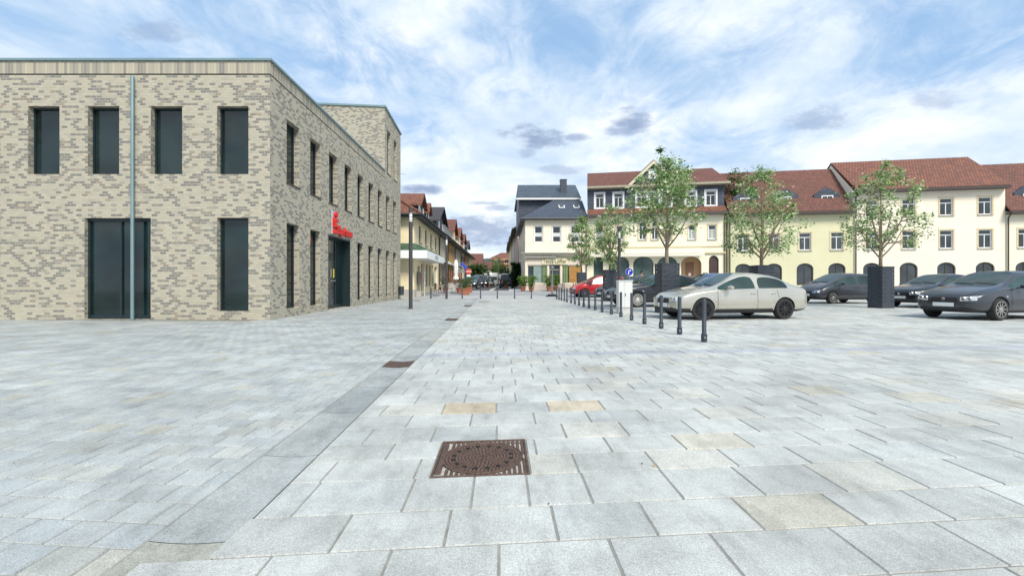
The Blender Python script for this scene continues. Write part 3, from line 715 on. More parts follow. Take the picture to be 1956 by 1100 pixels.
    cr.poly([(-pr, -pr, z2 + .003), (uF, -pr, z2 + .003), (uF, -.005, z3), (-.005, -.005, z3)]); cr.poly([(-pr, D, z2 + .003), (-pr, -pr, z2 + .003), (-.005, -.005, z3), (-.005, D, z3)])
    cr.poly([(uF, -pr, z2 + .003), (uF, -.005, z2 + .003), (uF, -.005, z3)])
    for k in range(10): cr.tube([(-pr, .3 + k * 1.1, z2 + .02), (-.005, .3 + k * 1.1, z3 + .015)], .02, 4)
    for k in range(8): cr.tube([(.5 + k * 1.05, -pr, z2 + .02), (.5 + k * 1.05, -.005, z3 + .015)], .02, 4)
    cr.build('canopy_roof', M_copper, c1)
    q = MB(); q.box(2.8, 4.6, -pr - .02, -pr - .003, z1 + .16, z2 - .12); q.build('fascia_sign', plain('fascia_grey', (.42, .46, .47), .5), c1)
    q = MB(); q.box(-pr - .02, -pr - .003, 1.9, 3.9, z1 + .15, z2 - .15); q.build('fascia_sign', M_white, c1)
    # wall fittings on the front
    q = MB(); q.bbox(-.30, -.045, 1.55, 2.35, .35, 1.35, .02); q.build('meter_box', plain('meter_grey', (.44, .44, .40), .6), t)
    q = MB(); q.box(-.12, -.005, 1.75, 2.2, 2.38, 2.47); q.tube([(-.06, 1.97, 2.42), (-.35, 1.97, 2.42)], .02); q.build('wall_lamp', M_black, t)
    # light stone wall patch with vending box at corner
    v = MB(); v.bbox(1.0, 1.45, -.34, -.055, .95, 1.95, .02); vb = v.build('vending_box', plain('vending_grey', (.20, .19, .17), .5), t)
    v = MB(); v.box(1.08, 1.37, -.352, -.342, 1.25, 1.75); v.build('vending_front', M_red, vb)
    v = MB(); v.box(1.6, 2.0, -.5, -.46, 1.75, 2.0); v.box(1.6, 2.0, -.5, -.46, .95, 1.15); v.tube([(1.8, -.47, 0.02), (1.8, -.47, 2.0)], .03); v.build('price_board', M_white, t)
    v = MB(); v.bbox(.35, .95, -.42, -.06, .05, .48, .03); v.build('flower_trough', M_stone, t)
build_corner_house()

def terrace_house(name, lab, Ya, Yb, wallc, roofm, gable, ze=6.45, gname='upper_gable', gwall=None, seed=0, X=XT, rz=R(90), depth=10, gm=None, shop=None, zr=10.4, balcony=False):
    r = random.Random(seed); L = Yb - Ya
    t = thing(name, lab, 'house', (X, Ya if rz > 0 else Yb, 0), rz)
    z0 = min(g(Ya), g(Yb)) - .1; gz = g(Ya)
    n = max(2, int(L / 2.3)); hs = []; gs = []
    for k in range(n):
        uc = L * (k + .5) / n; hs.append((uc - .5, uc + .5, gz + 3.7, gz + 5.1))
        gs.append((uc - .8, uc + .8, gz + .7 if k % 2 else gz + .15, gz + 2.7))
    mb = MB(); wall(mb, 0, L, z0, ze, hs + gs, 0, .15)
    mb.quad((0, depth, z0), (0, 0, z0), (0, 0, ze), (0, depth, ze)); mb.quad((L, 0, z0), (L, depth, z0), (L, depth, ze), (L, 0, ze)); mb.quad((L, depth, z0), (0, depth, z0), (0, depth, ze), (L, depth, ze))
    mb.poly([(0, 0, ze), (0, depth / 2, zr - .1), (0, depth, ze)]); mb.poly([(L, 0, ze), (L, depth, ze), (L, depth / 2, zr - .1)])
    mb.build('wall', wallc, t)
    shut = [None, M_brown, plain('shutter_rose', (.42, .25, .18), .7)][seed % 3]
    for h in hs:
        window(t, h, 0, .12, M_white, M_glass, .06, 1)
        if shut and L > 5:
            q = MB(); q.box(h[0] - .42, h[0] - .02, -.05, -.003, h[2], h[3]); q.box(h[1] + .02, h[1] + .42, -.05, -.003, h[2], h[3]); q.build('shutter', shut, t)
    for h in gs: window(t, h, 0, .12, M_brown if seed % 2 else M_white, M_glass, .07, 1, name='shop_window')
    rf = MB(); gable_roof(rf, -.02, L + .02, -.55, depth + .55, ze - .25, zr, 'x', .15); rf.build('roof', roofm, t)
    ev = MB(); ev.box(-.01, L + .01, -.66, -.552, ze - .38, ze - .12); ev.tube([(0, -.72, ze - .2), (L, -.72, ze - .2)], .07, 6); ev.box(0, L, -.55, -.003, ze - .36, ze - .30); ev.build('eaves', M_dkplas, t)
    downpipe(t, .12, gz, ze - .3, out=.5)
    if shop is not None:
        q = MB(); q.prism([(.3, -.02, gz + 3.3), (.3, -1.2, gz + 2.7), (.3, -1.2, gz + 2.55), (.3, -.02, gz + 3.1)], (L - .6, 0, 0)); q.build('awning', shop, t)
    if gable:
        uc, hw, yf, gze, gzp, gr = gable
        d = MB(); d.prism([(uc - hw, yf, ze - .2), (uc + hw, yf, ze - .2), (uc + hw, yf, gze), (uc, yf, gzp - .05), (uc - hw, yf, gze)], (0, depth * .45, 0)); dm = d.build(gname, gwall or wallc, t)
        sl = (gzp - gze) / hw; r2 = MB()
        for s in (-1, 1): r2.prism([(uc, yf - .45, gzp), (uc, yf + depth * .5, gzp), (uc + s * (hw + .4), yf + depth * .5, gze - sl * .4), (uc + s * (hw + .4), yf - .45, gze - sl * .4)], (0, 0, .15))
        r2.build('gable_roof', gr, dm)
        q = MB()
        for s in (-1, 1): q.box(uc + s * hw * .45 - .45, uc + s * hw * .45 + .45, yf - .04, yf - .003, ze + .35, ze + 1.6)
        q.build('gable_window', M_glass, dm)
        q = MB()
        for s in (-1, 1):
            a = uc + s * hw * .45
            for (x0, x1, za, zb) in ((a - .52, a - .45, ze + .28, ze + 1.67), (a + .45, a + .52, ze + .28, ze + 1.67), (a - .45, a + .45, ze + .28, ze + .35), (a - .45, a + .45, ze + 1.6, ze + 1.67)): q.box(x0, x1, yf - .06, yf - .003, za, zb)
        q.build('window_frame', M_white, dm)
        if balcony:
            q = MB(); q.box(uc - hw, uc + hw, yf - .9, yf - .003, ze - .15, ze - .02)
            for k in range(24): q.box(uc - hw + k * 2 * hw / 23.5, uc - hw + k * 2 * hw / 23.5 + .05, yf - .9, yf - .85, ze - .02, ze + .9)
            q.box(uc - hw, uc + hw, yf - .92, yf - .84, ze + .9, ze + .97); q.build('balcony', M_grey, dm)
    return t
c_grb = plaster('grey_beige_plaster', (.58, .53, .41)); c_y = plaster('ochre_yellow_plaster', (.80, .56, .17)); c_gy = plaster('green_yellow_plaster', (.66, .63, .35)); c_or = plaster('orange_plaster', (.50, .26, .13))
c_wh = plaster('offwhite_plaster', (.70, .68, .62)); c_pk = plaster('pink_plaster', (.68, .52, .44)); c_ly = plaster('light_yellow', (.72, .62, .33)); c_sl = plaster('slate_plaster', (.16, .17, .19))
terrace_house('terraced_house', 'grey beige terraced house with large dark brown cross gable and balcony', 47.65, 55.4, c_grb, M_tiledk, (5.9, 3.9, .55, 7.9, 9.75, M_tiledk), 6.38, gwall=M_dkplas, seed=0, balcony=True, shop=plain('awning_grey', (.50, .52, .52), .8))
terrace_house('terraced_house', 'ochre yellow terraced house between the balcony gable and the beige house', 55.45, 63.8, c_y, M_tile2, None, 6.42, seed=2, shop=plain('awning_dark', (.06, .055, .06), .8))
terrace_house('terraced_house', 'beige terraced house under an upright brown red gable with yellow wall', 63.85, 73.0, c_grb, M_tile2, (2.6, 2.5, .4, 8.4, 10.1, M_tile2), 6.45, gwall=c_y, seed=3)
terrace_house('terraced_house', 'pale green yellow terraced house with narrow red tiled gable', 73.05, 81.0, c_gy, M_tile2, (2.4, 2.3, .4, 8.5, 9.95, M_tile), 6.5, gwall=c_gy, seed=4)
terrace_house('terraced_house', 'orange terraced house with small red gable', 81.05, 90.0, c_or, M_tile2, (3.0, 2.3, .4, 8.5, 9.85, M_tile2), 6.6, gwall=c_or, seed=5)
terrace_house('terraced_house', 'yellow terraced house with dark slate gable, farthest of the left row', 90.05, 103.0, c_ly, M_tiledk, (3.6, 2.6, .4, 8.2, 9.5, M_tiledk), 6.6, gwall=c_sl, seed=6)

# ------------------------------------------------------------------ far end of the street
def gabled_block(name, lab, x0, x1, y0, y1, z0, ze, zr, wm, rm, axis='x', cat='house', rows=2, cols=4, seed=1, over=.4):
    t = thing(name, lab, cat, ((x0 + x1) / 2, y0, 0)); w = (x1 - x0) / 2; dp = y1 - y0
    hs = [(-w + 2 * w * (k + .5) / cols - .5, -w + 2 * w * (k + .5) / cols + .5, z0 + 1 + 2.8 * j, z0 + 2.4 + 2.8 * j) for k in range(cols) for j in range(rows)]
    mb = MB(); wall(mb, -w, w, z0 - .5, ze, hs, 0, .15)
    mb.quad((-w, dp, z0 - .5), (-w, 0, z0 - .5), (-w, 0, ze), (-w, dp, ze)); mb.quad((w, 0, z0 - .5), (w, dp, z0 - .5), (w, dp, ze), (w, 0, ze)); mb.quad((w, dp, z0 - .5), (-w, dp, z0 - .5), (-w, dp, ze), (w, dp, ze))
    if axis == 'x': mb.poly([(-w, 0, ze), (-w, dp / 2, zr - .1), (-w, dp, ze)]); mb.poly([(w, 0, ze), (w, dp, ze), (w, dp / 2, zr - .1)])
    else: mb.poly([(-w, 0, ze), (w, 0, ze), (0, 0, zr - .1)]); mb.poly([(w, dp, ze), (-w, dp, ze), (0, dp, zr - .1)])
    mb.build('wall', wm, t)
    for h in hs: window(t, h, 0, .12, M_white, M_glass, .08, 1)
    rf = MB(); gable_roof(rf, -w - over, w + over, -over, dp + over, ze - .1, zr, axis, .2); rf.build('roof', rm, t)
    return t
gabled_block('red_roofed_house', 'white house with steep red tiled roof at the bend of the street', -6.9, -2.6, 112, 120, .4, 4.4, 6.3, c_wh, M_tile2, 'x', seed=2, rows=1)
gabled_block('red_roofed_house', 'taller red roofed house with chimney behind the white street bend house', -9.4, -5.3, 124, 132, .4, 5.0, 9.0, c_wh, M_tile2, 'x')
hz_house = gabled_block('gabled_house', 'dark slate roofed house peeking out between the red roofs', -5.2, -3.2, 138, 143, .4, 5.6, 8.2, c_or, M_slate, 'x', cols=2)
q = MB(); q.bbox(-.6, 0, 3, 3.6, 7, 10.4, .03); 
def orange_block():
    t = thing('orange_building', 'large orange brick building with flat hipped roof closing the street', 'building', (4.0, 160, 0))
    mb = MB(); hs = [(-8 + 2.6 * k, -8 + 2.6 * k + 1.5, 1.5 + 3.1 * j, 3.2 + 3.1 * j) for k in range(7) for j in range(3)]
    wall(mb, -9.5, 11, 0, 9.6, hs, 0, .15); mb.quad((-9.5, 12, 0), (-9.5, 0, 0), (-9.5, 0, 9.6), (-9.5, 12, 9.6)); mb.build('wall', plaster('orange_brick_far', (.46, .20, .11)), t)
    for h in hs: window(t, h, 0, .12, M_white, M_glass, .1, 1)
    rf = MB(); rf.poly([(-10.3, -.7, 8.4), (11.5, -.7, 9.5), (8, 6, 11.9), (-4, 6, 11.9)]); rf.poly([(-10.3, 13, 8.4), (-10.3, -.7, 8.4), (-4, 6, 11.9)]); rf.poly([(11.5, -.7, 9.5), (11.5, 13, 9.5), (8, 6, 11.9)]); rf.build('roof', M_tile, t)
    b = MB(); b.box(-9.3, 11, -.3, -.003, 4.4, 4.8); b.box(-9.3, 11, -.3, -.003, 7.5, 7.9); b.build('balcony_band', plaster('pale_orange_band', (.56, .30, .18)), t)
orange_block()

# ------------------------------------------------------------------ right side of the street: houses facing left
def side_house(name, lab, Ya, Yb, X, ze, zr, wm, rm, seed, n=3):
    L = Yb - Ya; t = thing(name, lab, 'house', (X, Yb, 0), R(-90)); z0 = .1; D = 9
    hs = [(L * (k + .5) / n - .5, L * (k + .5) / n + .5, .44 + 1 + 2.9 * j, .44 + 2.5 + 2.9 * j) for k in range(n) for j in range(3)]
    mb = MB(); wall(mb, 0, L, z0, ze, hs, 0, .15); mb.quad((0, D, z0), (0, 0, z0), (0, 0, ze), (0, D, ze)); mb.quad((L, 0, z0), (L, D, z0), (L, D, ze), (L, 0, ze))
    mb.poly([(0, 0, ze), (0, D / 2, zr - .1), (0, D, ze)]); mb.poly([(L, 0, ze), (L, D, ze), (L, D / 2, zr - .1)]); mb.build('wall', wm, t)
    for h in hs: window(t, h, 0, .12, M_white, M_glass, .08, 1)
    rf = MB(); gable_roof(rf, -.05, L + .05, -.7, D + .7, ze - .3, zr, 'x', .2); rf.build('roof', rm, t)
    ev = MB(); ev.box(0, L, -.8, -.702, ze - .42, ze - .1); ev.build('eaves', M_brown, t)
side_house('street_house', 'pink plastered house behind the textile shop', 62.4, 76, 2.25, 8.6, 11.0, c_pk, M_tiledk, 1)
side_house('street_house', 'white narrow house beyond the pink one', 76.05, 90, 2.15, 8.9, 11.6, c_wh, M_slate, 2)
side_house('street_house', 'yellow house on the right side of the street', 90.05, 112, 2.05, 9.2, 12, c_ly, M_tiledk, 3, 5)
side_house('street_house', 'cream house, farthest in the right row', 112.05, 140, 2.4, 10.2, 13, c_wh, M_slate, 4, 6)

# ------------------------------------------------------------------ textile shop house
def textile_house():
    YF = 46.0; X0 = 2.42; X1 = ax(1122, YF); W = X1 - X0
    t = thing('shop_house', 'cream shop house with slate mansard, dark chimney and Textil shopfront', 'house', (X0, YF, 0))
    U = lambda px: ax(px, YF) - X0
    Z = lambda py: hz(py, YF)
    gz = .40; ze = Z(418)
    w1 = [(U(a), U(a + 16.5), Z(463), Z(432)) for a in (1020.5, 1055, 1090)]
    l, r_ = U(1007), U(1045); shopw = [(U(1007.5), U(1045.5), Z(541), Z(507)), (U(1049), U(1070), gz - .02, Z(506)), (U(1073.5), U(1111), Z(541), Z(507))]
    mb = MB(); wall(mb, 0, W, gz - .4, ze, w1 + shopw, 0, .16)
    mb.quad((W, 0, 0), (W, 12, 0), (W, 12, ze), (W, 0, ze)); mb.build('wall', M_cream2, t)
    m2 = MB(); wall(m2, 0, 16.2, 0, ze, [(3, 4, 4, 5.6), (6.5, 7.5, 4, 5.6), (12, 13, 4, 5.6), (5, 6.2, .5, 2.6), (9.5, 10.5, 1, 2.4)], 0, .15)
    s = link('side_wall', m2.mesh('side_wall', [M_cream2]), t); s.rotation_euler = (0, 0, R(-90)); s.location = (0, 16.2, 0)
    m_cw = plain('white_blind', (.62, .64, .62), .7, var=.04)
    for h in w1: window(t, h, 0, .12, M_white, M_glass, .09, 0, blind=[(0, 1, .34, .60, m_cw)], surround=plaster('pale_surround', (.70, .67, .60)))
    m_curt = plain('green_curtain', (.27, .36, .34), .8, var=.15, vs=3); m_lg = plain('shop_green', (.17, .25, .11), .7, var=.2); m_frame = plain('shop_frame_cream', (.62, .56, .48), .5)
    def vert_slats(parent, a, b, c, e, y, mat, nm, n):
        q = MB()
        for k in range(n): q.box(a + (b - a) * k / n, a + (b - a) * (k + .86) / n, y, y + .03 * (1 + (k % 2)), c, e)
        return q.build(nm, mat, parent)
    a, b, c, e = shopw[0]; w = window(t, shopw[0], 0, .15, m_frame, M_glass, .07, 0, name='shop_window')
    vert_slats(w, a + .62, a + 1.42, c + .06, e - .06, .08, m_curt, 'curtain', 9); vert_slats(w, a + 1.50, b - .12, c + .06, e - .06, .08, m_lg, 'green_panel', 3)
    w = window(t, shopw[1], 0, .3, m_frame, M_glass, .07, 0, trans=shopw[1][3] - .5, name='shop_door')
    q = MB(); q.box(shopw[1][0] + .35, shopw[1][0] + .6, .28, .285, gz + .9, gz + 1.2); q.box(shopw[1][0] + .7, shopw[1][0] + .9, .28, .285, gz + .85, gz + 1.1); q.build('notice', M_white, w)
    a, b, c, e = shopw[2]; w = window(t, shopw[2], 0, .15, m_frame, M_glass, .07, 0, name='shop_window')
    vert_slats(w, a + .14, a + .62, c + .06, e - .06, .08, m_lg, 'green_panel', 2); vert_slats(w, a + .72, b - .08, c + .06, e - .06, .08, M_wood, 'wood_panel', 11)
    # cornice over the shopfront, blind box, sign board
    q = MB(); q.box(-.35, W, -.45, -.003, Z(487.5), Z(484.5)); q.box(-.45, W, -.55, -.003, Z(484.4), Z(483)); q.build('cornice', plain('cornice_stone', (.40, .38, .33), .7), t)
    q = MB(); q.bbox(U(1001), U(1061), -.34, -.004, Z(492.5), Z(489), .02); q.build('blind_box', plain('blind_grey', (.36, .35, .32), .6), t)
    q = MB(); q.box(.25, W - .1, -.05, -.003, Z(505.5), Z(493)); q.build('fascia', plaster('fascia_beige', (.70, .62, .52)), t)
    sg = thing('shop_sign', 'cream board with grey Textil-Löffler lettering above the shop door', 'sign', (X0, YF, 0))
    q = MB(); q.bbox(U(1035), U(1085), -.13, -.055, Z(505), Z(493.2), .01); q.build('board', plain('sign_cream', (.74, .68, .46), .5, var=.03), sg)
    text_mesh('Textil-Löffler', .56, .012, plain('letter_grey', (.20, .19, .13), .5), 'lettering', sg, (U(1036.8), -.15, Z(502.6)), (R(90), 0, 0), .004, .79)
    q = MB(); q.box(.02, W, -.08, -.004, gz - .3, Z(542)); q.build('plinth', plaster('plinth_pink', (.62, .52, .44)), t)
    # lower slate roof with hip on the street side
    o = .5; e0 = ze - .03
    A, B = (-o, -o, e0), (W, -o, e0); ru = U(1062); rz_ = hz(383.5, YF + 3.0)
    C, Dp = (W, 3.0, rz_), (ru, 3.0, rz_)
    rf = MB(); rf.poly([A, B, C, Dp]); rf.poly([(-o, 7.5, e0), A, Dp]); rf.poly([(-o, 7.5, e0), Dp, C, (W, 7.5, rz_)]); rf.build('roof', M_slate, t)
    ev = MB(); ev.box(-o - .02, W, -o - .02, -o + .06, e0 - .14, e0 - .005); ev.box(-o - .02, -o + .06, -o + .061, 16, e0 - .14, e0 - .005); ev.box(-o + .061, W, -o + .061, -.003, e0 - .12, e0 - .05); ev.box(-o + .061, -.003, -.002, 16, e0 - .12, e0 - .05)
    ev.tube([(-o, -o - .08, e0), (W, -o - .08, e0)], .06, 6); ev.build('eaves', plain('eaves_grey', (.12, .12, .12), .6), t)
    for k, px in enumerate((1068, 1096)):
        u = U(px) * 1.045; yk = 1.35; zk = e0 + (rz_ - e0) * (yk + o) / (3 + o); sl = (rz_ - e0) / (3 + o)
        q = MB(); q.prism([(u, yk, zk + .03), (u + .62, yk, zk + .03), (u + .62, yk + .55, zk + .03 + sl * .55), (u, yk + .55, zk + .03 + sl * .55)], (0, -.05, .07)); sk = q.build('skylight', M_white, t)
        q = MB(); q.prism([(u + .09, yk + .06, zk + .12 + sl * .06), (u + .53, yk + .06, zk + .12 + sl * .06), (u + .53, yk + .48, zk + .12 + sl * .48), (u + .09, yk + .48, zk + .12 + sl * .48)], (0, -.01, .02)); q.build('pane', M_glass, sk)
    # upper block clad in slate, with its own roof
    y4 = 4.2; z4 = hz(380.5, YF + y4); xl = ax(991, YF + y4) - X0
    ub = MB(); ub.prism([(xl, y4, e0 - .2), (W, y4, e0 - .2), (W, y4, z4), (xl, y4, z4)], (0, 8.5, 0)); u_ = ub.build('upper_storey', M_slate, t)
    ur = MB(); zr = hz(355.5, YF + y4 + 3.2); ur.prism([(xl - .25, y4 - .5, z4 - .02), (W, y4 - .5, z4 - .02), (W, y4 + 3.2, zr), (xl - .0, y4 + 3.2, zr)], (0, 0, .12)); ur.prism([(xl - .25, y4 + 9, z4 - .02), (W, y4 + 9, z4 - .02), (W, y4 + 3.2, zr), (xl, y4 + 3.2, zr)], (0, 0, .12)); ur.build('upper_roof', M_slate2, u_)
    ur = MB(); ur.poly([(xl, y4 + .01, z4), (xl, y4 + 3.2, zr - .05), (xl, y4 + 8.5, z4)]); ur.build('gable_wall', M_slate, u_)
    ur = MB(); ur.box(xl - .3, W, y4 - .62, y4 - .502, z4 - .16, z4 + .02); ur.build('gutter', M_white, u_)
    uc = ax(1069.5, YF + 5.5) - X0; uc2 = ax(1081.5, YF + 5.5) - X0; zc = hz(345.5, YF + 5.5)
    q = MB(); q.bbox(uc, uc2, 5.0, 5.65, z4, zc, .02); ch = q.build('chimney', M_slate, t)
    q = MB(); q.bbox(uc - .04, uc2 + .04, 4.96, 5.69, zc, zc + .07, .02); q.build('cap', M_anth, ch)
    downpipe(t, W - .12, .4, ze - .1, mat=M_brown)
textile_house()

# ------------------------------------------------------------------ pale yellow house with arches
def yellow_house():
    XA, YA, XB, YB = 8.63, 46.0, 21.25, 43.6
    ang = math.atan2(YB - YA, XB - XA); LN = math.hypot(XB - XA, YB - YA); cx_, sn = math.cos(ang), math.sin(ang)
    t = thing('arcaded_house', 'pale yellow house with ground floor arches, slate upper floor and red roof', 'house', (XA, YA, 0), ang)
    def U(px):
        k = (px - CX) / F   # X = k*Y on the line
        return (k * YA - XA) / (cx_ - k * sn)
    def Z(px, py): u = U(px); return hz(py, YA + u * sn)
    def bx(a, b, c, e, rise=0): m_ = (a + b) / 2; h = (U(a), U(b), Z(m_, e), Z(m_, c)); return h + (rise,) if rise else h
    gz = .35; z1 = Z(1250, 409)          # eaves line
    ground = [bx(1134, 1152, 491, 533, .45), bx(1169, 1202, 490, 540, .75), bx(1209.5, 1248.5, 490, 540, .75), bx(1256, 1294, 490, 540, .75)]
    niche = bx(1301, 1340, 490, 552, .75); dor = bx(1354, 1373, 488, 552, .5)
    ground = [(a, b, gz + .75, d, e) for a, b, c, d, e in ground]
    niche = (niche[0], niche[1], gz - .02, niche[3], niche[4]); dor = (dor[0], dor[1], gz - .02, dor[3], dor[4])
    up = [bx(1220.5, 1234, 423, 458, .38), bx(1244.5, 1257, 423, 458, .38), bx(1270.5, 1283, 423, 458, .38)]
    upr = [bx(1314.5, 1329, 430.5, 457.5), bx(1353, 1368, 429.5, 457), bx(1137, 1152, 431, 459), bx(1176, 1191, 431, 459)]
    mb = MB(); wall(mb, 0, LN, gz - .4, z1, ground + [niche, dor] + up + upr, 0, .20)
    mb.quad((LN, 0, 0), (LN, 11, 0), (LN, 11, z1), (LN, 0, z1)); mb.quad((0, 11, 0), (0, 0, 0), (0, 0, z1), (0, 11, z1)); mb.build('wall', M_yel, t)
    mg2 = glassmat('arch_glass', (.05, .085, .08), .08)
    for h in ground: window(t, h, 0, .2, plain('dark_green_frame', (.06, .09, .08), .5), mg2, .06, 1 if h[1] - h[0] > 1.2 else 0, name='arched_window')
    m_sur = plaster('ochre_surround', (.66, .56, .36))
    for h in up: window(t, h, 0, .15, M_white, M_glass, .08, 1, trans=h[3] - .55, sill=M_stone, name='arched_window')
    for h in upr: window(t, h, 0, .15, M_white, M_glass, .08, 1, trans=h[3] - .5, sill=M_stone, surround=m_sur, blind=[(0, 1, 0, .62, plain('net_curtain', (.34, .38, .36), .8))])
    # niche with brown door
    a, b = niche[0], niche[1]; q = MB(); q.quad((a, .9, gz - .02), (b, .9, gz - .02), (b, .9, niche[3]), (a, .9, niche[3])); 
    q.quad((a, .2, gz - .02), (a, .9, gz - .02), (a, .9, niche[3]), (a, .2, niche[3])); q.quad((b, .9, gz - .02), (b, .2, gz - .02), (b, .2, niche[3]), (b, .9, niche[3])); q.quad((a, .2, niche[3]), (a, .9, niche[3]), (b, .9, niche[3]), (b, .2, niche[3]))
    q.build('niche', plaster('niche_ochre', (.55, .38, .22)), t)
    d0, d1 = U(1313), U(1329); q = MB(); q.box(d0, d1, .84, .895, gz, Z(1320, 500)); dd = q.build('door', M_doorwood, t)
    q = MB(); q.box((d0 + d1) / 2 - .1, (d0 + d1) / 2 + .1, .82, .837, gz + 1.45, gz + 1.7); q.build('notice', M_white, dd)
    q = MB(); 
    o = archpts(dor[0] + .01, dor[1] - .01, dor[3] - dor[4], dor[4] - .01)
    q.poly([(dor[0] + .01, .16, gz), (dor[1] - .01, .16, gz)] + [(p[0], .16, p[1]) for p in reversed(o)])
    for k in range(3):
        for j in range(2):
            u = dor[0] + .12 + j * (dor[1] - dor[0] - .12) / 2; q.bbox(u, u + (dor[1] - dor[0]) / 2 - .18, .135, .165, gz + .2 + k * .75, gz + .82 + k * .75, .01)
    q.build('arched_door', plain('dark_door', (.06, .035, .03), .5), t)
    q = MB(); q.bbox(U(1343), U(1351.5), -.12, -.003, gz + 1.3, gz + 1.75, .01); q.build('letter_box', M_grey, t)
    # awning with scalloped edge over the arches
    a0, a1 = U(1128), U(1342); za = Z(1240, 484.5); zb = Z(1240, 488.5); n = 56
    q = MB(); q.prism([(a0, -.004, za + .12), (a1, -.004, za + .12), (a1, -.85, za - .02), (a0, -.85, za - .02)], (0, 0, .05))
    for k in range(n):
        x0 = a0 + (a1 - a0) * k / n; x1 = a0 + (a1 - a0) * (k + 1) / n; xc = (x0 + x1) / 2; zt = za - .025
        q.poly([(x0, -.85, zt), (x0, -.85, zb - .06), (x0 * .75 + x1 * .25, -.85, zb - .13), (xc, -.85, zb - .155), (x0 * .25 + x1 * .75, -.85, zb - .13), (x1, -.85, zb - .06), (x1, -.85, zt)])
    q.build('awning', plain('awning_cream', (.72, .69, .58), .8, var=.04), t)
    # string courses and pilaster, downpipe
    q = MB(); q.box(-.02, LN - .02, -.07, -.003, Z(1250, 473), Z(1250, 471)); q.box(a1 + .05, LN - .02, -.16, -.003, Z(1360, 484), Z(1360, 481.5)); q.build('string_course', m_sur, t)
    # surrounds around the three arched windows
    q = MB()
    for h in up:
        for k in range(12):
            oa = archpts(h[0] - .14, h[1] + .14, h[3] - h[4], h[4] + .14); ob = archpts(h[0], h[1], h[3] - h[4], h[4])
            q.prism([(oa[k][0], -.003, oa[k][1]), (oa[k + 1][0], -.003, oa[k + 1][1]), (ob[k + 1][0], -.003, ob[k + 1][1]), (ob[k][0], -.003, ob[k][1])], (0, -.035, 0))
        q.box(h[0] - .14, h[0], -.038, -.003, h[2], h[3] - h[4]); q.box(h[1], h[1] + .14, -.038, -.003, h[2], h[3] - h[4])
    q.build('window_surround', m_sur, t)
    downpipe(t, LN - .1, .4, z1 - .1, mat=M_brown)
    # skirt roof, slate storey, main roof
    zs = Z(1250, 399); sk = MB(); sk.prism([(-.02, -.55, z1 - .02), (LN + .02, -.55, z1 - .02), (LN + .02, .42, zs + .12), (-.02, .42, zs + .12)], (0, 0, .1)); sk.build('skirt_roof', M_tile, t)
    ev = MB(); ev.box(-.02, LN + .02, -.66, -.552, z1 - .22, z1 + .02); ev.box(-.02, LN, -.55, -.003, z1 - .2, z1 - .1); ev.build('eaves', plain('eaves_dark', (.07, .06, .055), .6), t)
    z2 = Z(1250, 354) ; sw = [bx(a, a + 16, 369, 396.5) for a in (1137.5,)] + [bx(1173, 1190, 368, 396), bx(1217, 1235, 367, 394.5), bx(1241, 1259, 367, 394), bx(1266, 1283, 366.5, 394), bx(1311.5, 1330, 365, 391.5), bx(1350, 1369, 363.5, 391.5)]
    sw = [(a, b, max(c, zs + .12), d) for a, b, c, d in sw]
    m3 = MB(); wall(m3, .02, LN - .02, zs - .3, z2, sw, .35, .14); m3.quad((.02, 11, zs - .3), (.02, .35, zs - .3), (.02, .35, z2), (.02, 11, z2)); m3.quad((LN - .02, .35, zs - .3), (LN - .02, 11, zs - .3), (LN - .02, 11, z2), (LN - .02, .35, z2)); m3.build('slate_storey', M_slate, t)
    for h in sw:
        w = window(t, h, .35, .12, M_white, M_glass, .08, 1, trans=h[3] - .42)
        q = MB(); s = .15; a, b, c, e = h; q.box(a - s, a, .30, .36, c - .1, e + s); q.box(b, b + s, .30, .36, c - .1, e + s); q.box(a, b, .30, .36, e, e + s); q.box(a, b, .29, .36, c - .12, c); q.build('surround', M_white, w)
    zr = Z(1250, 0) * 0 + hz(321.5, 46.6); d_r = 3.4; rf = MB()
    zE = z2 - .02
    rf.prism([(-.02, -.15, zE), (LN + .35, -.15, zE), (LN - .35, d_r, zr), (-.02, d_r, zr)], (0, 0, .12)); rf.prism([(-.02, 11.4, zE), (LN + .35, 11.4, zE), (LN - .35, d_r, zr), (-.02, d_r, zr)], (0, 0, .12))
    rf.poly([(LN + .35, -.15, zE + .05), (LN + .35, 11.4, zE + .05), (LN - .35, d_r, zr + .05)]); rf.poly([(-.02, -.15, zE), (-.02, d_r, zr), (-.02, 11.4, zE)]); rf.build('roof', M_tile2, t)
    ev = MB(); ev.box(-.02, LN + .38, -.28, -.152, zE - .1, zE + .10); ev.box(-.02, LN + .3, -.15, .345, zE - .14, zE - .06); ev.build('gutter', plain('gutter_ochre', (.34, .31, .22), .6), t)
    # central gable with cream verges
    gc = U(1248); gl, gr = U(1193), U(1303); zg = hz(308, YA + U(1248) * sn); ze_ = Z(1193, 360)
    q = MB(); q.prism([(gl + .2, .12, ze_), (gr - .2, .12, ze_), (gc, .12, zg - .12)], (0, 3.2, 0)); gd = q.build('gable', M_slate, t)
    q = MB()
    for xe in (gl, gr):
        q.prism([(xe, -.28, ze_), (gc, -.28, zg), (gc, -.28, zg - .32), (xe + (.38 if xe < gc else -.38), -.28, ze_)], (0, .12, 0))
    q.build('verge', plaster('cream_verge', (.62, .59, .42)), gd)
    q = MB()
    for xe in (gl, gr): q.prism([(xe, -.16, ze_ + .02), (gc, -.16, zg + .02), (gc, 3.6, zg + .02), (xe, 3.6, ze_ + .02)], (0, 0, .1))
    q.build('gable_roof', M_tile2, gd)
    q = MB(); q.bbox(gc - .45, gc + .45, .04, .11, zg - 1.7, zg - .75, .01); q.build('gable_window', M_white, gd)
    return t, U(1390), ang, XA, YA, cx_, sn
_, LNY, YANG, XA, YA, ycx, ysn = yellow_house()

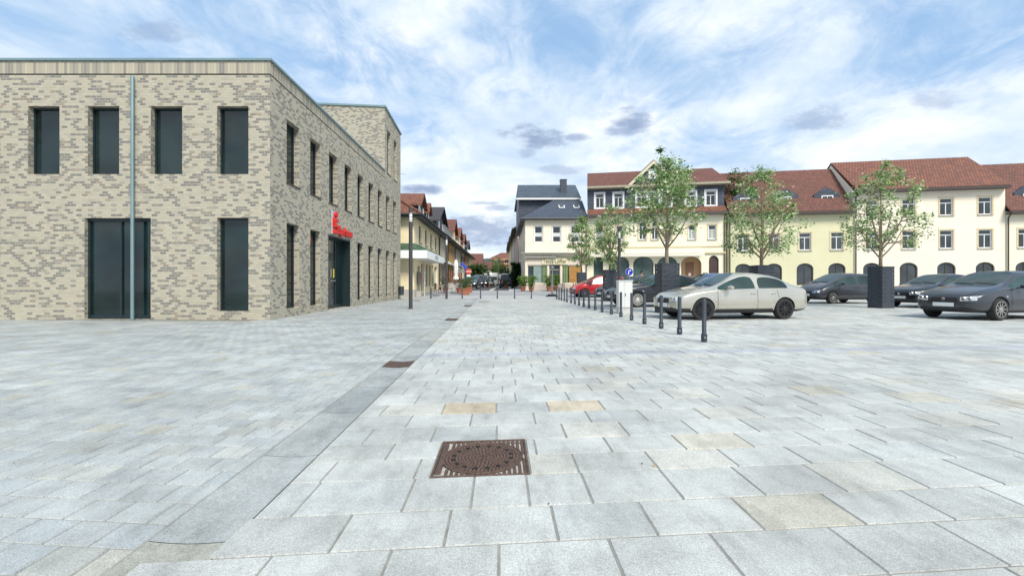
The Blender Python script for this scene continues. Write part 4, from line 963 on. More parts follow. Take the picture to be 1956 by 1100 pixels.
# ------------------------------------------------------------------ houses continuing the row beyond the right edge
def row_house(name, lab, u0, L, zE, zR, wm, rm, up, seed, cols=4, slate=False):
    ox, oy = XA + u0 * ycx, YA + u0 * ysn
    t = thing(name, lab, 'house', (ox, oy, 0), YANG); hs = []; gs = []
    for k in range(cols):
        uc = L * (k + .5) / cols
        hs.append((uc - .5, uc + .5, 4.1, 5.7)); gs.append((uc - .7, uc + .7, .9 if k != 1 else .3, 2.9, .5))
        if not slate: hs.append((uc - .5, uc + .5, 7.0, 8.5))
    hs = [h for h in hs if h[3] < zE - .1]
    mb = MB(); wall(mb, 0, L, 0, zE, hs + gs, 0, .18); mb.quad((L, 0, 0), (L, 10, 0), (L, 10, zE), (L, 0, zE)); mb.quad((0, 10, 0), (0, 0, 0), (0, 0, zE), (0, 10, zE))
    mb.poly([(0, 0, zE), (0, 4, zR - .1), (0, 10, zE)]); mb.poly([(L, 0, zE), (L, 10, zE), (L, 4, zR - .1)]); mb.build('wall', wm, t)
    for h in hs: window(t, h, 0, .15, M_white, M_glass, .08, 1, trans=h[3] - .45, sill=M_stone, surround=plaster('ochre_surround', (.66, .56, .36)))
    for h in gs: window(t, h, 0, .18, M_brown, M_glass, .08, 1, name='arched_window')
    rf = MB(); rf.prism([(-.02, -.5, zE - .1), (L + .02, -.5, zE - .1), (L + .02, 4, zR), (-.02, 4, zR)], (0, 0, .15)); rf.prism([(-.02, 10.4, zE - .1), (L + .02, 10.4, zE - .1), (L + .02, 4, zR), (-.02, 4, zR)], (0, 0, .15)); rf.build('roof', rm, t)
    ev = MB(); ev.box(0, L, -.62, -.502, zE - .26, zE - .02); ev.box(0, L, -.5, -.003, zE - .25, zE - .17); ev.build('eaves', M_brown, t)
    if slate:
        q = MB()
        for k in range(3):
            uc = L * (k + .5) / 3; q.prism([(uc - 1.1, .8, zE + .1), (uc + 1.1, .8, zE + .1), (uc + 1.1, .8, zE + 1.7), (uc, .8, zE + 2.4), (uc - 1.1, .8, zE + 1.7)], (0, 3, 0))
        q.build('dormer', M_slate, t)
        for k in range(3):
            uc = L * (k + .5) / 3; q = MB(); q.bbox(uc - .5, uc + .5, .74, .79, zE + .35, zE + 1.6, .01); q.build('window', M_white, t)
            q = MB(); q.box(uc - .4, uc - .03, .72, .735, zE + .45, zE + 1.5); q.box(uc + .03, uc + .4, .72, .735, zE + .45, zE + 1.5); q.build('pane', M_glass, t)
    downpipe(t, .12, .4, zE - .2)
    return t
row_house('row_house', 'pale yellow green house next to the arcaded house, at the right', LNY + .05, 10.5, 7.6, 12.2, plaster('pale_green_yellow', (.66, .64, .42)), M_tile2, 0, 3, 4, True)
row_house('row_house', 'cream three storey house second from the right edge', LNY + 10.6, 11.5, 9.4, 12.8, M_cream2, M_tile, 0, 4, 4)
row_house('row_house', 'yellow house with slate dormers at the right edge', LNY + 22.15, 14, 7.2, 12.0, M_yel, M_tile2, 0, 5, 5, True)
# ------------------------------------------------------------------ manhole cover
def manhole():
    x0, x1, v0, v1 = -.410, .171, 2.688, 3.290; sk = .092; xc, vc = (x0 + x1) / 2, (v0 + v1) / 2
    t = thing('manhole_cover', 'square rusty cast iron frame with round patterned manhole lid in the granite slabs', 'manhole cover', (xc, vc + sk * xc, 0))
    def shear(mb): mb.v = [(x, y + sk * x, z) for x, y, z in mb.v]; return mb
    hx, hy = (x1 - x0) / 2, (v1 - v0) / 2; Rr = .252; rg = random.Random(5)
    fr = MB(); b = .014
    fr.bbox(-hx, hx, -hy, -hy + b, -.03, .003, .003); fr.bbox(-hx, hx, hy - b, hy, -.03, .003, .003); fr.bbox(-hx, -hx + b, -hy + b, hy - b, -.03, .003, .003); fr.bbox(hx - b, hx, -hy + b, hy - b, -.03, .003, .003)
    fr.bbox(-hx + b + .004, -hx + b + .038, -hy + .05, hy - .05, -.03, .001, .003)
    n = 16; s = (2 * hx - 2 * b - .05) / n
    for i in range(n):
        for j in range(21):
            cx, cy = -hx + b + .055 + s * (i + .5), -hy + b + (2 * hy - 2 * b) * (j + .5) / 21
            if math.hypot(cx, cy) < Rr + .018 or cx > hx - b - .01: continue
            fr.bbox(cx - s * .30, cx + s * .30, cy - .0095, cy + .0095, -.012, -.001, .002)
    fr.tube([(Rr * 1.018 * math.cos(a * math.pi / 24), Rr * 1.018 * math.sin(a * math.pi / 24), -.004) for a in range(49)], .006, 6, 0, False)
    shear(fr).build('frame', M_rust, t)
    bd = MB(); bd.quad((-hx + .01, -hy + .01, -.0125), (hx - .01, -hy + .01, -.0125), (hx - .01, hy - .01, -.0125), (-hx + .01, hy - .01, -.0125)); shear(bd).build('grit_fill', M_gdirt, t)
    ld = MB(); ld.lathe([(Rr, -.012), (Rr, -.004), (Rr - .012, -.004), (Rr - .014, -.009), (.001, -.009)], 64)
    rings = [.229, .207, .167, .145, .124, .102, .081, .060, .038, .018]
    for q, rr in enumerate(rings):
        m = max(5, int(2 * math.pi * rr / .0235))
        for k in range(m):
            a = 2 * math.pi * (k + .5 * (q % 2)) / m; w = .0098 if rr > .02 else .006
            M = Matrix.Rotation(a, 4, 'Z') @ Matrix.Translation((rr, 0, 0)); o = MB(); o.bbox(-.0085, .0085, -w, w, -.010, -.0015, .002)
            ld.add([tuple(M @ Vector(p)) for p in o.v], o.f)
    m = 16
    for k in range(m * 3):
        a = 2 * math.pi * (k + .5) / (m * 3)
        if k % 3 == 1: continue
        M = Matrix.Rotation(a, 4, 'Z') @ Matrix.Translation((.187, 0, 0)); o = MB(); o.bbox(-.0085, .0085, -.008, .008, -.010, -.0015, .002)
        ld.add([tuple(M @ Vector(p)) for p in o.v], o.f)
    ldo = shear(ld).build('lid', M_rust, t)
    ho = MB()
    for k in range(m):
        a = 2 * math.pi * (k * 3 + 1.5) / (m * 3); ho.lathe([(.0165, -.0012), (.001, -.0008)], 10, 0, Matrix.Translation((.187 * math.cos(a), .187 * math.sin(a), .0006)))
    shear(ho).build('vent_holes', plain('hole_black', (.006, .006, .006), .9), ldo)
manhole()
# small litter on the slabs
def leaf_bit(px, py, size, col, lab, nm, cat):
    Y = gy(py); X = ax(px, Y); q = MB(); pts = []
    for k in range(10):
        a = 2 * math.pi * k / 10; rr = size * (1 - .35 * abs(math.sin(a * 1.0))) * (1.0 if k % 2 else .82); pts.append((X + rr * math.cos(a), Y + rr * .6 * math.sin(a), .005 + .006 * math.cos(a * 2)))
    q.prism(pts, (0, 0, .002)); tag(q.build(nm, plain(nm + lab[:6], col, .8)), lab, cat)
leaf_bit(1250, 890, .016, (.42, .28, .12), 'small dry yellow brown leaf on the slabs right of the manhole', 'dry_leaf', 'leaf')
leaf_bit(1226, 886, .007, (.02, .02, .02), 'tiny dark pebble beside the dry leaf', 'pebble', 'pebble')
leaf_bit(1048, 963, .006, (.02, .02, .02), 'tiny black pebble in a slab joint in the foreground', 'pebble', 'pebble')

# ------------------------------------------------------------------ bollards
def bollard():
    t = thing('bollard', '', 'bollard')
    q = MB(); q.lathe([(.052, .0), (.052, .012), (.047, .015), (.047, .155), (.041, .165), (.040, .80), (.036, .812), (.034, .815), (.001, .817)], 20); q.build('post', M_anth, t, True)
    q = MB(); q.lathe([(.0555, .02), (.0555, .15), (.048, .156)], 20); q.build('sleeve', M_anth, t, True)
    q = MB(); q.lathe([(.018, 0), (.018, .012), (.010, .018), (.001, .018)], 12, 0, Matrix.Translation((-.012, -.054, .085)) @ Matrix.Rotation(R(90), 4, 'X')); q.lathe([(.004, 0), (.001, .003)], 8, 0, Matrix.Translation((-.012, -.071, .085)) @ Matrix.Rotation(R(90), 4, 'X'))
    q.build('lock', M_grey, t)
    return t
b0 = bollard(); row = []
X0b = ax(1345, gy(653))
ORD = ['nearest', 'second nearest', 'third nearest', 'fourth nearest', 'fifth nearest', 'sixth nearest', 'seventh nearest', 'eighth nearest', 'ninth nearest', 'tenth nearest', 'eleventh nearest', 'twelfth nearest', 'thirteenth nearest', 'fourteenth nearest', 'fifteenth nearest', 'sixteenth nearest', 'seventeenth nearest', 'eighteenth nearest', 'nineteenth nearest']
k = 0; Y = gy(653)
BXS = [1345, 1298, 1263, 1231, 1206.5, 1186, 1168, 1150, 1137, 1125, 1115, 1106, 1098, 1091, 1083, 1078, 1072.5, 1068, 1063.5]
for k, px in enumerate(BXS):
    Yk = 8.72 + 1.262 * k; Xk = ax(px, Yk)
    Xk = 3.86 + .012 * (k - 0) if abs(Xk - 3.9) > .5 else Xk
    lab = f'anthracite steel bollard, {ORD[k]} in the row beside the parked cars'
    if k == 0: b0.location = (Xk, Yk, g(Yk)); b0['label'] = lab; b0['group'] = 'bollards along the parking bays'
    else: dup(b0, (Xk, Yk, g(Yk)), rnd.uniform(-.3, .3), lab, 'bollards along the parking bays')
for px, w in ((823, 'between the two lamp posts'), (883, 'left of the terracotta planters'), (918, 'in front of the left street lane'), (950, 'in the middle before the street'), (983, 'in front of the dark van'), (1015, 'in front of the second right hand potted shrub')):
    dup(b0, (ax(px, 32.6), 32.6, 0), 0, f'anthracite bollard closing the street, {w}', 'bollards across the street mouth')
for px, w in ((1074, 'left of the pair near the shop door'), (1077.5, 'right of the pair near the shop door'), (1095, 'left one before the wooden shop panel'), (1099, 'right one before the wooden shop panel')):
    Yk = 41.0; dup(b0, (ax(px, Yk), Yk, g(Yk)), 0, f'far anthracite bollard, {w}', 'bollards in front of the shop')

# ------------------------------------------------------------------ lamp columns
def lamp(loc, lab):
    t = thing('street_lamp', lab, 'street lamp', loc, 0, 'column lamps on the square'); r_ = .082; h = 4.32
    q = MB(); q.lathe([(r_ + .01, 0), (r_ + .01, .02), (r_, .03), (r_, h - .60)], 24); q.lathe([(r_, h - .22), (r_, h - .01), (r_ - .01, h), (.001, h)], 24); q.build('column', M_anth2, t, True)
    q = MB(); q.lathe([(r_ * .80, h - .60), (r_ * .80, h - .22)], 20)
    lf = q.build('light_head', plain('lamp_opal', (.80, .82, .84), .25), t, True)
    q = MB()
    for k in range(3): z = h - .59 + .125 * (k + .55); q.lathe([(r_ * .82, z - .012), (r_ * 1.0, z - .005), (r_, z + .008), (r_ * .82, z + .012)], 20)
    q.lathe([(r_, h - .61), (r_, h - .585), (r_ * .82, h - .58)], 20); q.build('louvre', M_grey, lf)
    return t
Y = gy(590); lamp((ax(784.5, Y), Y, 0), 'dark column lamp with white louvred head, the nearer one left of the gutter')
lamp((ax(853, 31.9), 31.9, 0), 'dark column lamp in front of the corner house terrace, the farther left one')
lamp((ax(1183, 27.0), 27.0, 0), 'dark column lamp behind the middle street tree among the parked cars')

# ------------------------------------------------------------------ bin, parasols, signs, cabinet, tables
def litter_bin():
    Y = gy(571.5); Y = 31.3; t = thing('litter_bin', 'black litter bin on a post at the corner of the bank', 'litter bin', (ax(760.5, Y), Y, 0))
    q = MB(); q.bbox(-.035, .035, -.035, .035, 0, .95, .008); q.build('post', M_anth, t)
    q = MB(); q.lathe([(.14, .28), (.17, .30), (.185, .86), (.17, .88), (.15, .84), (.14, .4)], 20, 0, Matrix.Translation((.22, 0, 0))); q.build('bin', M_anth, t, True)
litter_bin()
def parasol():
    px = 871; Y = gy(560.5); t = thing('closed_parasol', 'closed white parasol wrapped on its pole beside the cafe terrace', 'parasol', (ax(px, Y), Y, g(Y)))
    q = MB(); q.lathe([(.42, 0), (.42, .05), (.06, .07), (.03, .3), (.028, 2.9), (.001, 2.92)], 20); q.build('pole', M_grey, t)
    q = MB(); prof = []; n = 16; o = len(q.v)
    rad = [(1.15, .10), (1.2, .19), (1.35, .17), (1.45, .10), (1.9, .13), (2.4, .15), (2.7, .10), (2.86, .04)]
    for z, r_ in rad:
        for k in range(n): a = 2 * math.pi * k / n; rr = r_ * (1 + .28 * (k % 2)); q.v.append((rr * math.cos(a), rr * math.sin(a), z + .02 * (k % 2)))
    for i in range(len(rad) - 1):
        for k in range(n): q.f.append([i * n + k, i * n + (k + 1) % n, (i + 1) * n + (k + 1) % n, (i + 1) * n + k]); q.m.append(0); q.c.append((1, 1, 1))
    q.build('canopy', plain('white_canvas', (.74, .74, .71), .85, var=.08), t)
parasol()
def disc(mb, x, y, z, r_, th, m=0): mb.lathe([(r_, 0), (r_, th), (.001, th)], 32, m, Matrix.Translation((x, y, z)) @ Matrix.Rotation(R(90), 4, 'X'))
def signpost():
    px, Y = 886.5, 40.0; t = thing('sign_post', 'pole with two blue round signs and a no entry sign over a small white plate', 'traffic sign', (ax(px, Y), Y, g(Y)))
    z = lambda py: hz(py, Y) - g(Y); X = lambda p: (p - px) * Y / F
    q = MB(); q.tube([(0, 0, 0), (0, 0, z(503))], .03, 8); q.box(X(884), X(896), -.03, -.0, z(520), z(518)); q.build('pole', M_grey, t)
    for (p, py, r_) in ((883.5, 505.5, 3.5), (888.8, 510.3, 3.7)):
        q = MB(); disc(q, X(p), -.035, z(py), r_ * Y / F, .01, 0); b = q.build('blue_sign', M_blue, t)
        q = MB(); disc(q, X(p), -.03, z(py), (r_ + .15) * Y / F, .006); q.build('rim', M_white, b)
        q = MB(); q.box(X(p) - .008, X(p) + .008, -.05, -.046, z(py) - .06, z(py) + .05); q.build('symbol', M_white, b)
    q = MB(); disc(q, X(895.5), -.035, z(518.5), 5.0 * Y / F, .012); s = q.build('no_entry_sign', M_red, t)
    q = MB(); q.box(X(895.5) - .17, X(895.5) + .17, -.052, -.048, z(518.5) - .035, z(518.5) + .035); q.build('bar', M_white, s)
    q = MB(); disc(q, X(895.5), -.03, z(518.5), 5.3 * Y / F, .006); q.build('rim', M_white, s)
    q = MB(); q.bbox(X(891.5), X(899), -.045, -.03, z(528.5), z(524.6), .003); q.build('supplementary_plate', M_white, t)
    q = MB(); q.bbox(X(866), X(884), -.03, -.02, z(521), z(517), .003); q.build('direction_board', M_grey, t)
signpost()
def arrow_sign():
    Y = 27.5; t = thing('arrow_sign', 'round blue sign with a white arrow bending right, above the white cabinet', 'traffic sign', (ax(1202, Y), Y, 0))
    zc = hz(519.5, Y); r_ = 6.9 * Y / F
    q = MB(); q.tube([(.0, .03, 0), (.0, .03, zc + .1)], .028, 8); q.build('pole', M_grey, t)
    q = MB(); disc(q, 0, -.0, zc, r_ + .012, .008); rr = q.build('rim', M_white, t)
    q = MB(); disc(q, 0, -.008, zc, r_, .004); bl = q.build('sign_face', M_blue, t)
    w = .026; q = MB(); yy = -.0155; pts = []
    q.prism([(-.045 - w, yy, zc - .15), (-.045 + w, yy, zc - .15), (-.045 + w, yy, zc - .0), (-.045 - w, yy, zc + .0)], (0, -.002, 0))
    path = [(-.045, 0), (-.04, .035), (-.02, .062), (.01, .075), (.045, .078)]
    for i in range(4):
        (xa, za), (xb, zb) = path[i], path[i + 1]; d = math.hypot(xb - xa, zb - za); nx, nz = -(zb - za) / d * w, (xb - xa) / d * w
        q.prism([(xa + nx, yy, zc + za + nz), (xa - nx, yy, zc + za - nz), (xb - nx, yy, zc + zb - nz), (xb + nx, yy, zc + zb + nz)], (0, -.002, 0))
    q.prism([(.04, yy, zc + .14), (.04, yy, zc + .015), (.115, yy, zc + .078)], (0, -.002, 0))
    q.build('arrow', M_white, bl)
arrow_sign()
def cabinet():
    Y = gy(599); x0 = ax(1181.5, Y); x1 = ax(1208.3, Y); w = x1 - x0; h = hz(535.5, Y)
    t = thing('electric_cabinet', 'white electrical cabinet on a pale plinth between bollards and parked cars', 'electrical cabinet', (x0, Y, 0)); zp = hz(587.5, Y)
    q = MB(); q.bbox(.01, w - .01, .01, .30, 0, zp - .004, .006); q.build('plinth', plain('plinth_grey', (.50, .50, .48), .7), t)
    mw = plain('cabinet_white', (.66, .67, .65), .5, var=.05, vs=3); dx = w * .40
    q = MB(); q.bbox(0, w, 0, .32, zp, h - .03, .006); q.build('body', mw, t)
    q = MB(); q.bbox(.008, dx - .004, -.012, -.001, zp + .012, h - .045, .003); q.build('door', mw, t)
    q = MB(); q.bbox(dx + .004, w - .008, -.012, -.001, zp + .012, h - .045, .003); d = q.build('door', mw, t)
    q = MB(); q.bbox(dx + .03, dx + .055, -.03, -.013, zp + .42, zp + .52, .004); q.build('handle', M_black, d)
    q = MB(); q.bbox(-.02, w + .02, -.03, .34, h - .029, h, .01); q.build('cap', mw, t)
cabinet()
def folded_pole():
    Y = 35.5; x = ax(1054, Y); t = thing('parasol_stand', 'bare grey metal pole with a slanting strut on a black slab base', 'pole stand', (x, Y, g(Y))); z = lambda py: hz(py, Y) - g(Y)
    q = MB()
    for k in range(4): q.bbox(-.44 + .23 * k, -.23 + .23 * k, -.28, .28, 0, .09, .01)
    q.bbox(-.30, .30, -.16, .16, .092, .18, .01); q.build('base', M_black, t)
    q = MB(); q.lathe([(.055, .18), (.05, 1.6), (.032, 1.62), (.030, z(487)), (.001, z(487) + .01)], 12, 0, Matrix.Translation((.05, 0, 0))); q.build('pole', M_grey, t)
    q = MB(); q.tube([(-.02, -.05, .18), (-.12, -.05, z(498))], .022, 8); q.tube([(.10, .03, .18), (.08, .03, z(520))], .02, 8); q.build('strut', M_grey, t)
    q = MB(); q.bbox(-.06, .17, -.09, .09, z(512.5), z(509), .02); q.build('bracket', M_grey, t)
folded_pole()
def menu_and_terrace():
    for (px, py, lab) in ((838, 566, 'round pale bistro table outside the corner house, in the middle'), (853, 563, 'small round bistro table behind the second lamp post')):
        Y = 36.2 if px == 838 else 38.6; t = thing('bistro_table', lab, 'table', (ax(px, Y), Y, g(Y)), 0, 'bistro tables outside the corner house')
        q = MB(); q.lathe([(.40, .72), (.41, .735), (.40, .75), (.001, .752)], 24); q.build('tabletop', plain('table_pale', (.50, .47, .42), .5), t)
        q = MB(); q.lathe([(.03, .05), (.03, .72)], 10)
        for a in range(3): q.tube([(0, 0, .06), (.28 * math.cos(a * 2.09), .28 * math.sin(a * 2.09), .01)], .02, 6)
        q.build('leg', M_grey, t)
    def chair(px, Y, rz, lab):
        t = thing('terrace_chair', lab, 'chair', (ax(px, Y), Y, g(Y)), rz, 'chairs outside the corner house'); m = plain('rattan_brown', (.13, .07, .05), .7, var=.3, vs=20)
        q = MB(); q.bbox(-.22, .22, -.22, .22, .42, .46, .01); q.build('seat', m, t)
        q = MB()
        for k in range(5): q.bbox(-.22 + .09 * k + .01, -.22 + .09 * k + .07, .20, .225, .46, .88, .005)
        q.bbox(-.22, .22, .195, .23, .86, .92, .01); q.build('backrest', m, t)
        for sx in (-.19, .19):
            for sy in (-.19, .19): q = MB(); q.tube([(sx, sy, .42), (sx * 1.1, sy * 1.1, 0)], .014, 6); q.build('leg', M_grey, t)
    chair(829.5, 35.6, R(-80), 'brown rattan terrace chair left of the middle bistro table'); chair(827.0, 38.0, R(-60), 'brown rattan terrace chair against the shop windows'); chair(846.5, 36.3, R(85), 'brown rattan terrace chair right of the middle bistro table'); chair(859, 38.9, R(100), 'brown terrace chair next to the second lamp post, at the back')
    # low terrace wall and fence of the next cafe
    Y = 44.0; t = thing('terrace_screen', 'grey stone planter wall with red brown slats at the cafe behind the parasol', 'screen', (ax(866, Y), Y, g(Y)))
    q = MB(); q.bbox(-.9, .9, 0, .4, 0, .75, .02); q.build('planter_wall', M_stone, t)
    q = MB()
    for k in range(9): q.bbox(-.85 + .2 * k, -.76 + .2 * k, .1, .16, .85, 1.9, .01)
    q.bbox(-.9, .9, -.05, .35, .76, .85, .01); q.build('slats', plain('slat_redbrown', (.24, .09, .06), .7, var=.2), t)
menu_and_terrace()

# ------------------------------------------------------------------ plants
def leafcloud(mb, centres, n, sig, size, tones, r, droop=.3):
    for (cx, cy, cz, s) in centres:
        for _ in range(n):
            p = Vector((cx + r.gauss(0, sig * s), cy + r.gauss(0, sig * s), cz + r.gauss(0, sig * s * .75)))
            a = r.uniform(0, 6.283); el = r.uniform(-.9, .6); d = Vector((math.cos(a) * math.cos(el), math.sin(a) * math.cos(el), math.sin(el) - droop)).normalized()
            sd_ = d.cross(Vector((r.uniform(-.4, .4), r.uniform(-.4, .4), 1))).normalized(); up = sd_.cross(d)
            L = size * r.uniform(.65, 1.25); w = L * .40; c = r.choice(tones); kk = r.uniform(.8, 1.2); c = tuple(q * kk for q in c)
            a0 = p; a1 = p + d * L; m1 = p + d * L * .45 + sd_ * w + up * L * .10; m2 = p + d * L * .45 - sd_ * w + up * L * .10
            mb.add([a0, m1, a1, m2], [(0, 1, 2), (0, 2, 3)], 0, c)
G_T = [(.12, .25, .07), (.17, .34, .09), (.24, .44, .13), (.07, .15, .05), (.68, .74, .46), (.54, .64, .30), (.30, .47, .16), (.72, .76, .52)]
def guard(t, w, h, holes=True):
    """perforated square steel tree guard"""
    def panel(mb, w, h, M, cols):
        us = [0.0]; cell = w / 14; hs_ = set()
        nz = int(h / .085); dz = h / nz
        for i in range(14):
            for j in range(nz):
                hole = holes and i in cols and j % 2 == 1 and 2 < j < nz - 1
                x0, x1, z0, z1 = i * cell, (i + 1) * cell, j * dz, (j + 1) * dz
                P = lambda x, z, d=0: tuple(M @ Vector((x, d, z)))
                if not hole: mb.quad(P(x0, z0), P(x1, z0), P(x1, z1), P(x0, z1))
                else:
                    cx, cz, rr = (x0 + x1) / 2, (z0 + z1) / 2, min(cell, dz) * .46
                    ring = [(cx + rr * math.cos(a * math.pi / 4), cz + rr * math.sin(a * math.pi / 4)) for a in range(8)]
                    sq = [(x1, cz), (x1, z1), (cx, z1), (x0, z1), (x0, cz), (x0, z0), (cx, z0), (x1, z0)]
                    for a in range(8):
                        b = (a + 1) % 8; mb.quad(P(*ring[a]), P(*sq[a]), P(*sq[b]), P(*ring[b])); mb.quad(P(*ring[a]), P(*ring[b]), P(*ring[b], .006), P(*ring[a], .006))
    mb = MB(); c = [1, 3, 10, 12]
    panel(mb, w, h, Matrix.Translation((-w / 2, -w / 2, 0)), c)
    panel(mb, w, h, Matrix.Translation((w / 2, -w / 2, 0)) @ Matrix.Rotation(R(90), 4, 'Z'), c)
    panel(mb, w, h, Matrix.Translation((w / 2, w / 2, 0)) @ Matrix.Rotation(R(180), 4, 'Z'), c)
    panel(mb, w, h, Matrix.Translation((-w / 2, w / 2, 0)) @ Matrix.Rotation(R(-90), 4, 'Z'), c)
    mb.bbox(-w / 2 - .01, w / 2 + .01, -w / 2 - .01, -w / 2 + .02, h - .03, h + .004, .004); mb.bbox(-w / 2 - .01, w / 2 + .01, w / 2 - .02, w / 2 + .01, h - .03, h + .004, .004)
    mb.bbox(-w / 2 - .01, -w / 2 + .02, -w / 2 + .021, w / 2 - .021, h - .03, h + .004, .004); mb.bbox(w / 2 - .02, w / 2 + .01, -w / 2 + .021, w / 2 - .021, h - .03, h + .004, .004)
    return mb.build('tree_guard', M_anth, t)
def street_tree(lab, glab, X, Y, gw, gh, fork, top, prof, nc, nl, seed, leaf=.10, lean=0, tr=.085, spr=None):
    """prof: list of (z, radius) envelope for the crown"""
    r = random.Random(seed); z0 = g(Y)
    t = thing('street_tree', lab, 'tree', (X, Y, z0), 0, 'young street trees along the parking bays')
    gt = thing('tree_guard', glab, 'tree guard', (X, Y, z0), r.uniform(-.12, .12) + R(6), 'steel guards around the street trees'); guard(gt, gw, gh)
    tb = MB(); tb.tube([(0, 0, 0), (.01, .02, fork * .5), (-.01, 0, fork), (.02 + lean * .3, 0, fork + (top - fork) * .45), (lean * .8, .03, top - .35)], [tr, tr * .85, tr * .8, tr * .42, .012], 10)
    def rad(z):
        for (za, ra), (zb, rb) in zip(prof[:-1], prof[1:]):
            if za <= z <= zb: return ra + (rb - ra) * (z - za) / (zb - za)
        return 0
    cs = []; tries = 0
    while len(cs) < nc and tries < 6000:
        tries += 1; z = r.uniform(prof[0][0], prof[-1][0]); R0 = rad(z)
        if r.random() > (R0 / max(p[1] for p in prof)) ** 1.3 + .08: continue
        a = r.uniform(0, 6.283); q = math.sqrt(r.uniform(.0, 1.0)) * R0 * r.uniform(.85, 1.08)
        c = (q * math.cos(a) + lean * (z - fork) / (top - fork), q * math.sin(a), z, r.uniform(.7, 1.25))
        if any((c[0] - d[0]) ** 2 + (c[1] - d[1]) ** 2 + (c[2] - d[2]) ** 2 < (R0 * .16 + .06) ** 2 for d in cs): continue
        cs.append(c)
    # main limbs rising from the fork, twigs to the leaf clumps
    nm = 9; limbs = []
    for k in range(nm):
        a = 2 * math.pi * k / nm + r.uniform(-.3, .3); zz = fork + r.uniform(-.1, .25) + (k % 3) * .22
        R1 = rad(zz + (top - fork) * .35) * .66; tip = Vector((R1 * math.cos(a), R1 * math.sin(a), zz + (top - fork) * r.uniform(.34, .62)))
        s = Vector((0, 0, zz)); mid = s.lerp(tip, .5) + Vector((math.cos(a) * .06, math.sin(a) * .06, -.10))
        pts = [s, s.lerp(mid, .5) + Vector((0, 0, -.03)), mid, mid.lerp(tip, .5) + Vector((0, 0, .03)), tip]
        tb.tube(pts, [tr * .42, tr * .36, tr * .28, tr * .2, tr * .11], 7); limbs += pts[2:]
    for k in range(6): limbs.append(Vector((lean * k / 8, 0, fork + (top - fork) * (.3 + k * .11))))
    for c in cs:
        p = Vector(c[:3]); cand = [l for l in limbs if l.z < p.z + .15] or limbs; s = min(cand, key=lambda l: (l - p).length)
        tb.tube([s, s.lerp(p, .55) + Vector((r.uniform(-.04, .04), r.uniform(-.04, .04), -.03)), p], [.018, .012, .005], 5)
    tb.build('trunk', M_bark, t, True)
    lf = MB(); leafcloud(lf, cs, nl, .135, leaf, G_T, r); lf.build('crown', M_leaf, t, use_col=True)
    return t
street_tree('nearest full young linden in the photo, tall crown before the slate gable, single top shoot', 'large perforated anthracite steel guard around the trunk behind the silver car', ax(1274, 17.2), 17.2, .66, 1.83, 2.3, 5.95,
            [(2.95, 1.15), (3.3, 1.35), (3.9, 1.40), (4.6, 1.28), (5.0, 1.08), (5.4, .72), (5.65, .35), (5.75, .1)], 112, 56, 11, .100)
street_tree('narrow young linden in the middle of the three, before the arches', 'perforated anthracite steel guard between the red car and the white cabinet', ax(1165, 28.0), 28.0, .68, 1.90, 2.2, 6.1,
            [(2.0, .35), (2.6, .75), (3.4, 1.10), (4.3, 1.08), (5.0, .85), (5.6, .5), (6.0, .15)], 78, 50, 12, .125, .05)
street_tree('small young linden farthest away, before the textile shop', 'anthracite steel guard in front of the wooden shop panel, the farthest one', ax(1111, 41.0), 41.0, .74, 1.75, 2.3, 6.9,
            [(2.3, .5), (2.9, 1.2), (3.7, 1.6), (4.4, 1.55), (5.2, 1.3), (6.0, .85), (6.7, .3)], 95, 44, 13, .155)
street_tree('young linden behind the rear of the silver car, its leaves reaching toward the arcaded house', 'perforated steel guard half hidden behind the silver car', 10.75, 19.0, .66, 1.83, 2.0, 5.9,
            [(2.4, 1.0), (2.8, 1.55), (3.5, 1.68), (4.2, 1.4), (4.9, 1.0), (5.5, .55), (5.8, .2)], 95, 52, 14, .105)
street_tree('farthest right young linden, standing between the dark parked cars', 'perforated steel guard at the far right between the dark cars', 16.9, 20.5, .66, 1.83, 2.2, 6.6,
            [(2.7, 1.1), (3.2, 1.5), (4.0, 1.75), (4.9, 1.5), (5.6, 1.0), (6.2, .6), (6.5, .2)], 100, 50, 15, .11)
# the lone shoot on top of the nearest tree
q = MB(); X, Y = ax(1262, 17.2), 17.2
rs = random.Random(8)
sh = [o for o in bpy.data.objects if o.get('label', '').startswith('nearest full young linden')][0]
q.tube([(-.10, 0, 5.45), (-.22, 0, 5.75), (-.24, 0, 6.08)], .011, 5); q.build('top_shoot', M_bark, sh)
q = MB(); leafcloud(q, [(-.24, 0, 6.10, .7), (-.28, 0, 6.05, .6)], 40, .09, .10, [G_T[0], G_T[1], (.05, .10, .06)], rs); q.build('top_leaves', M_leaf, sh, use_col=True)

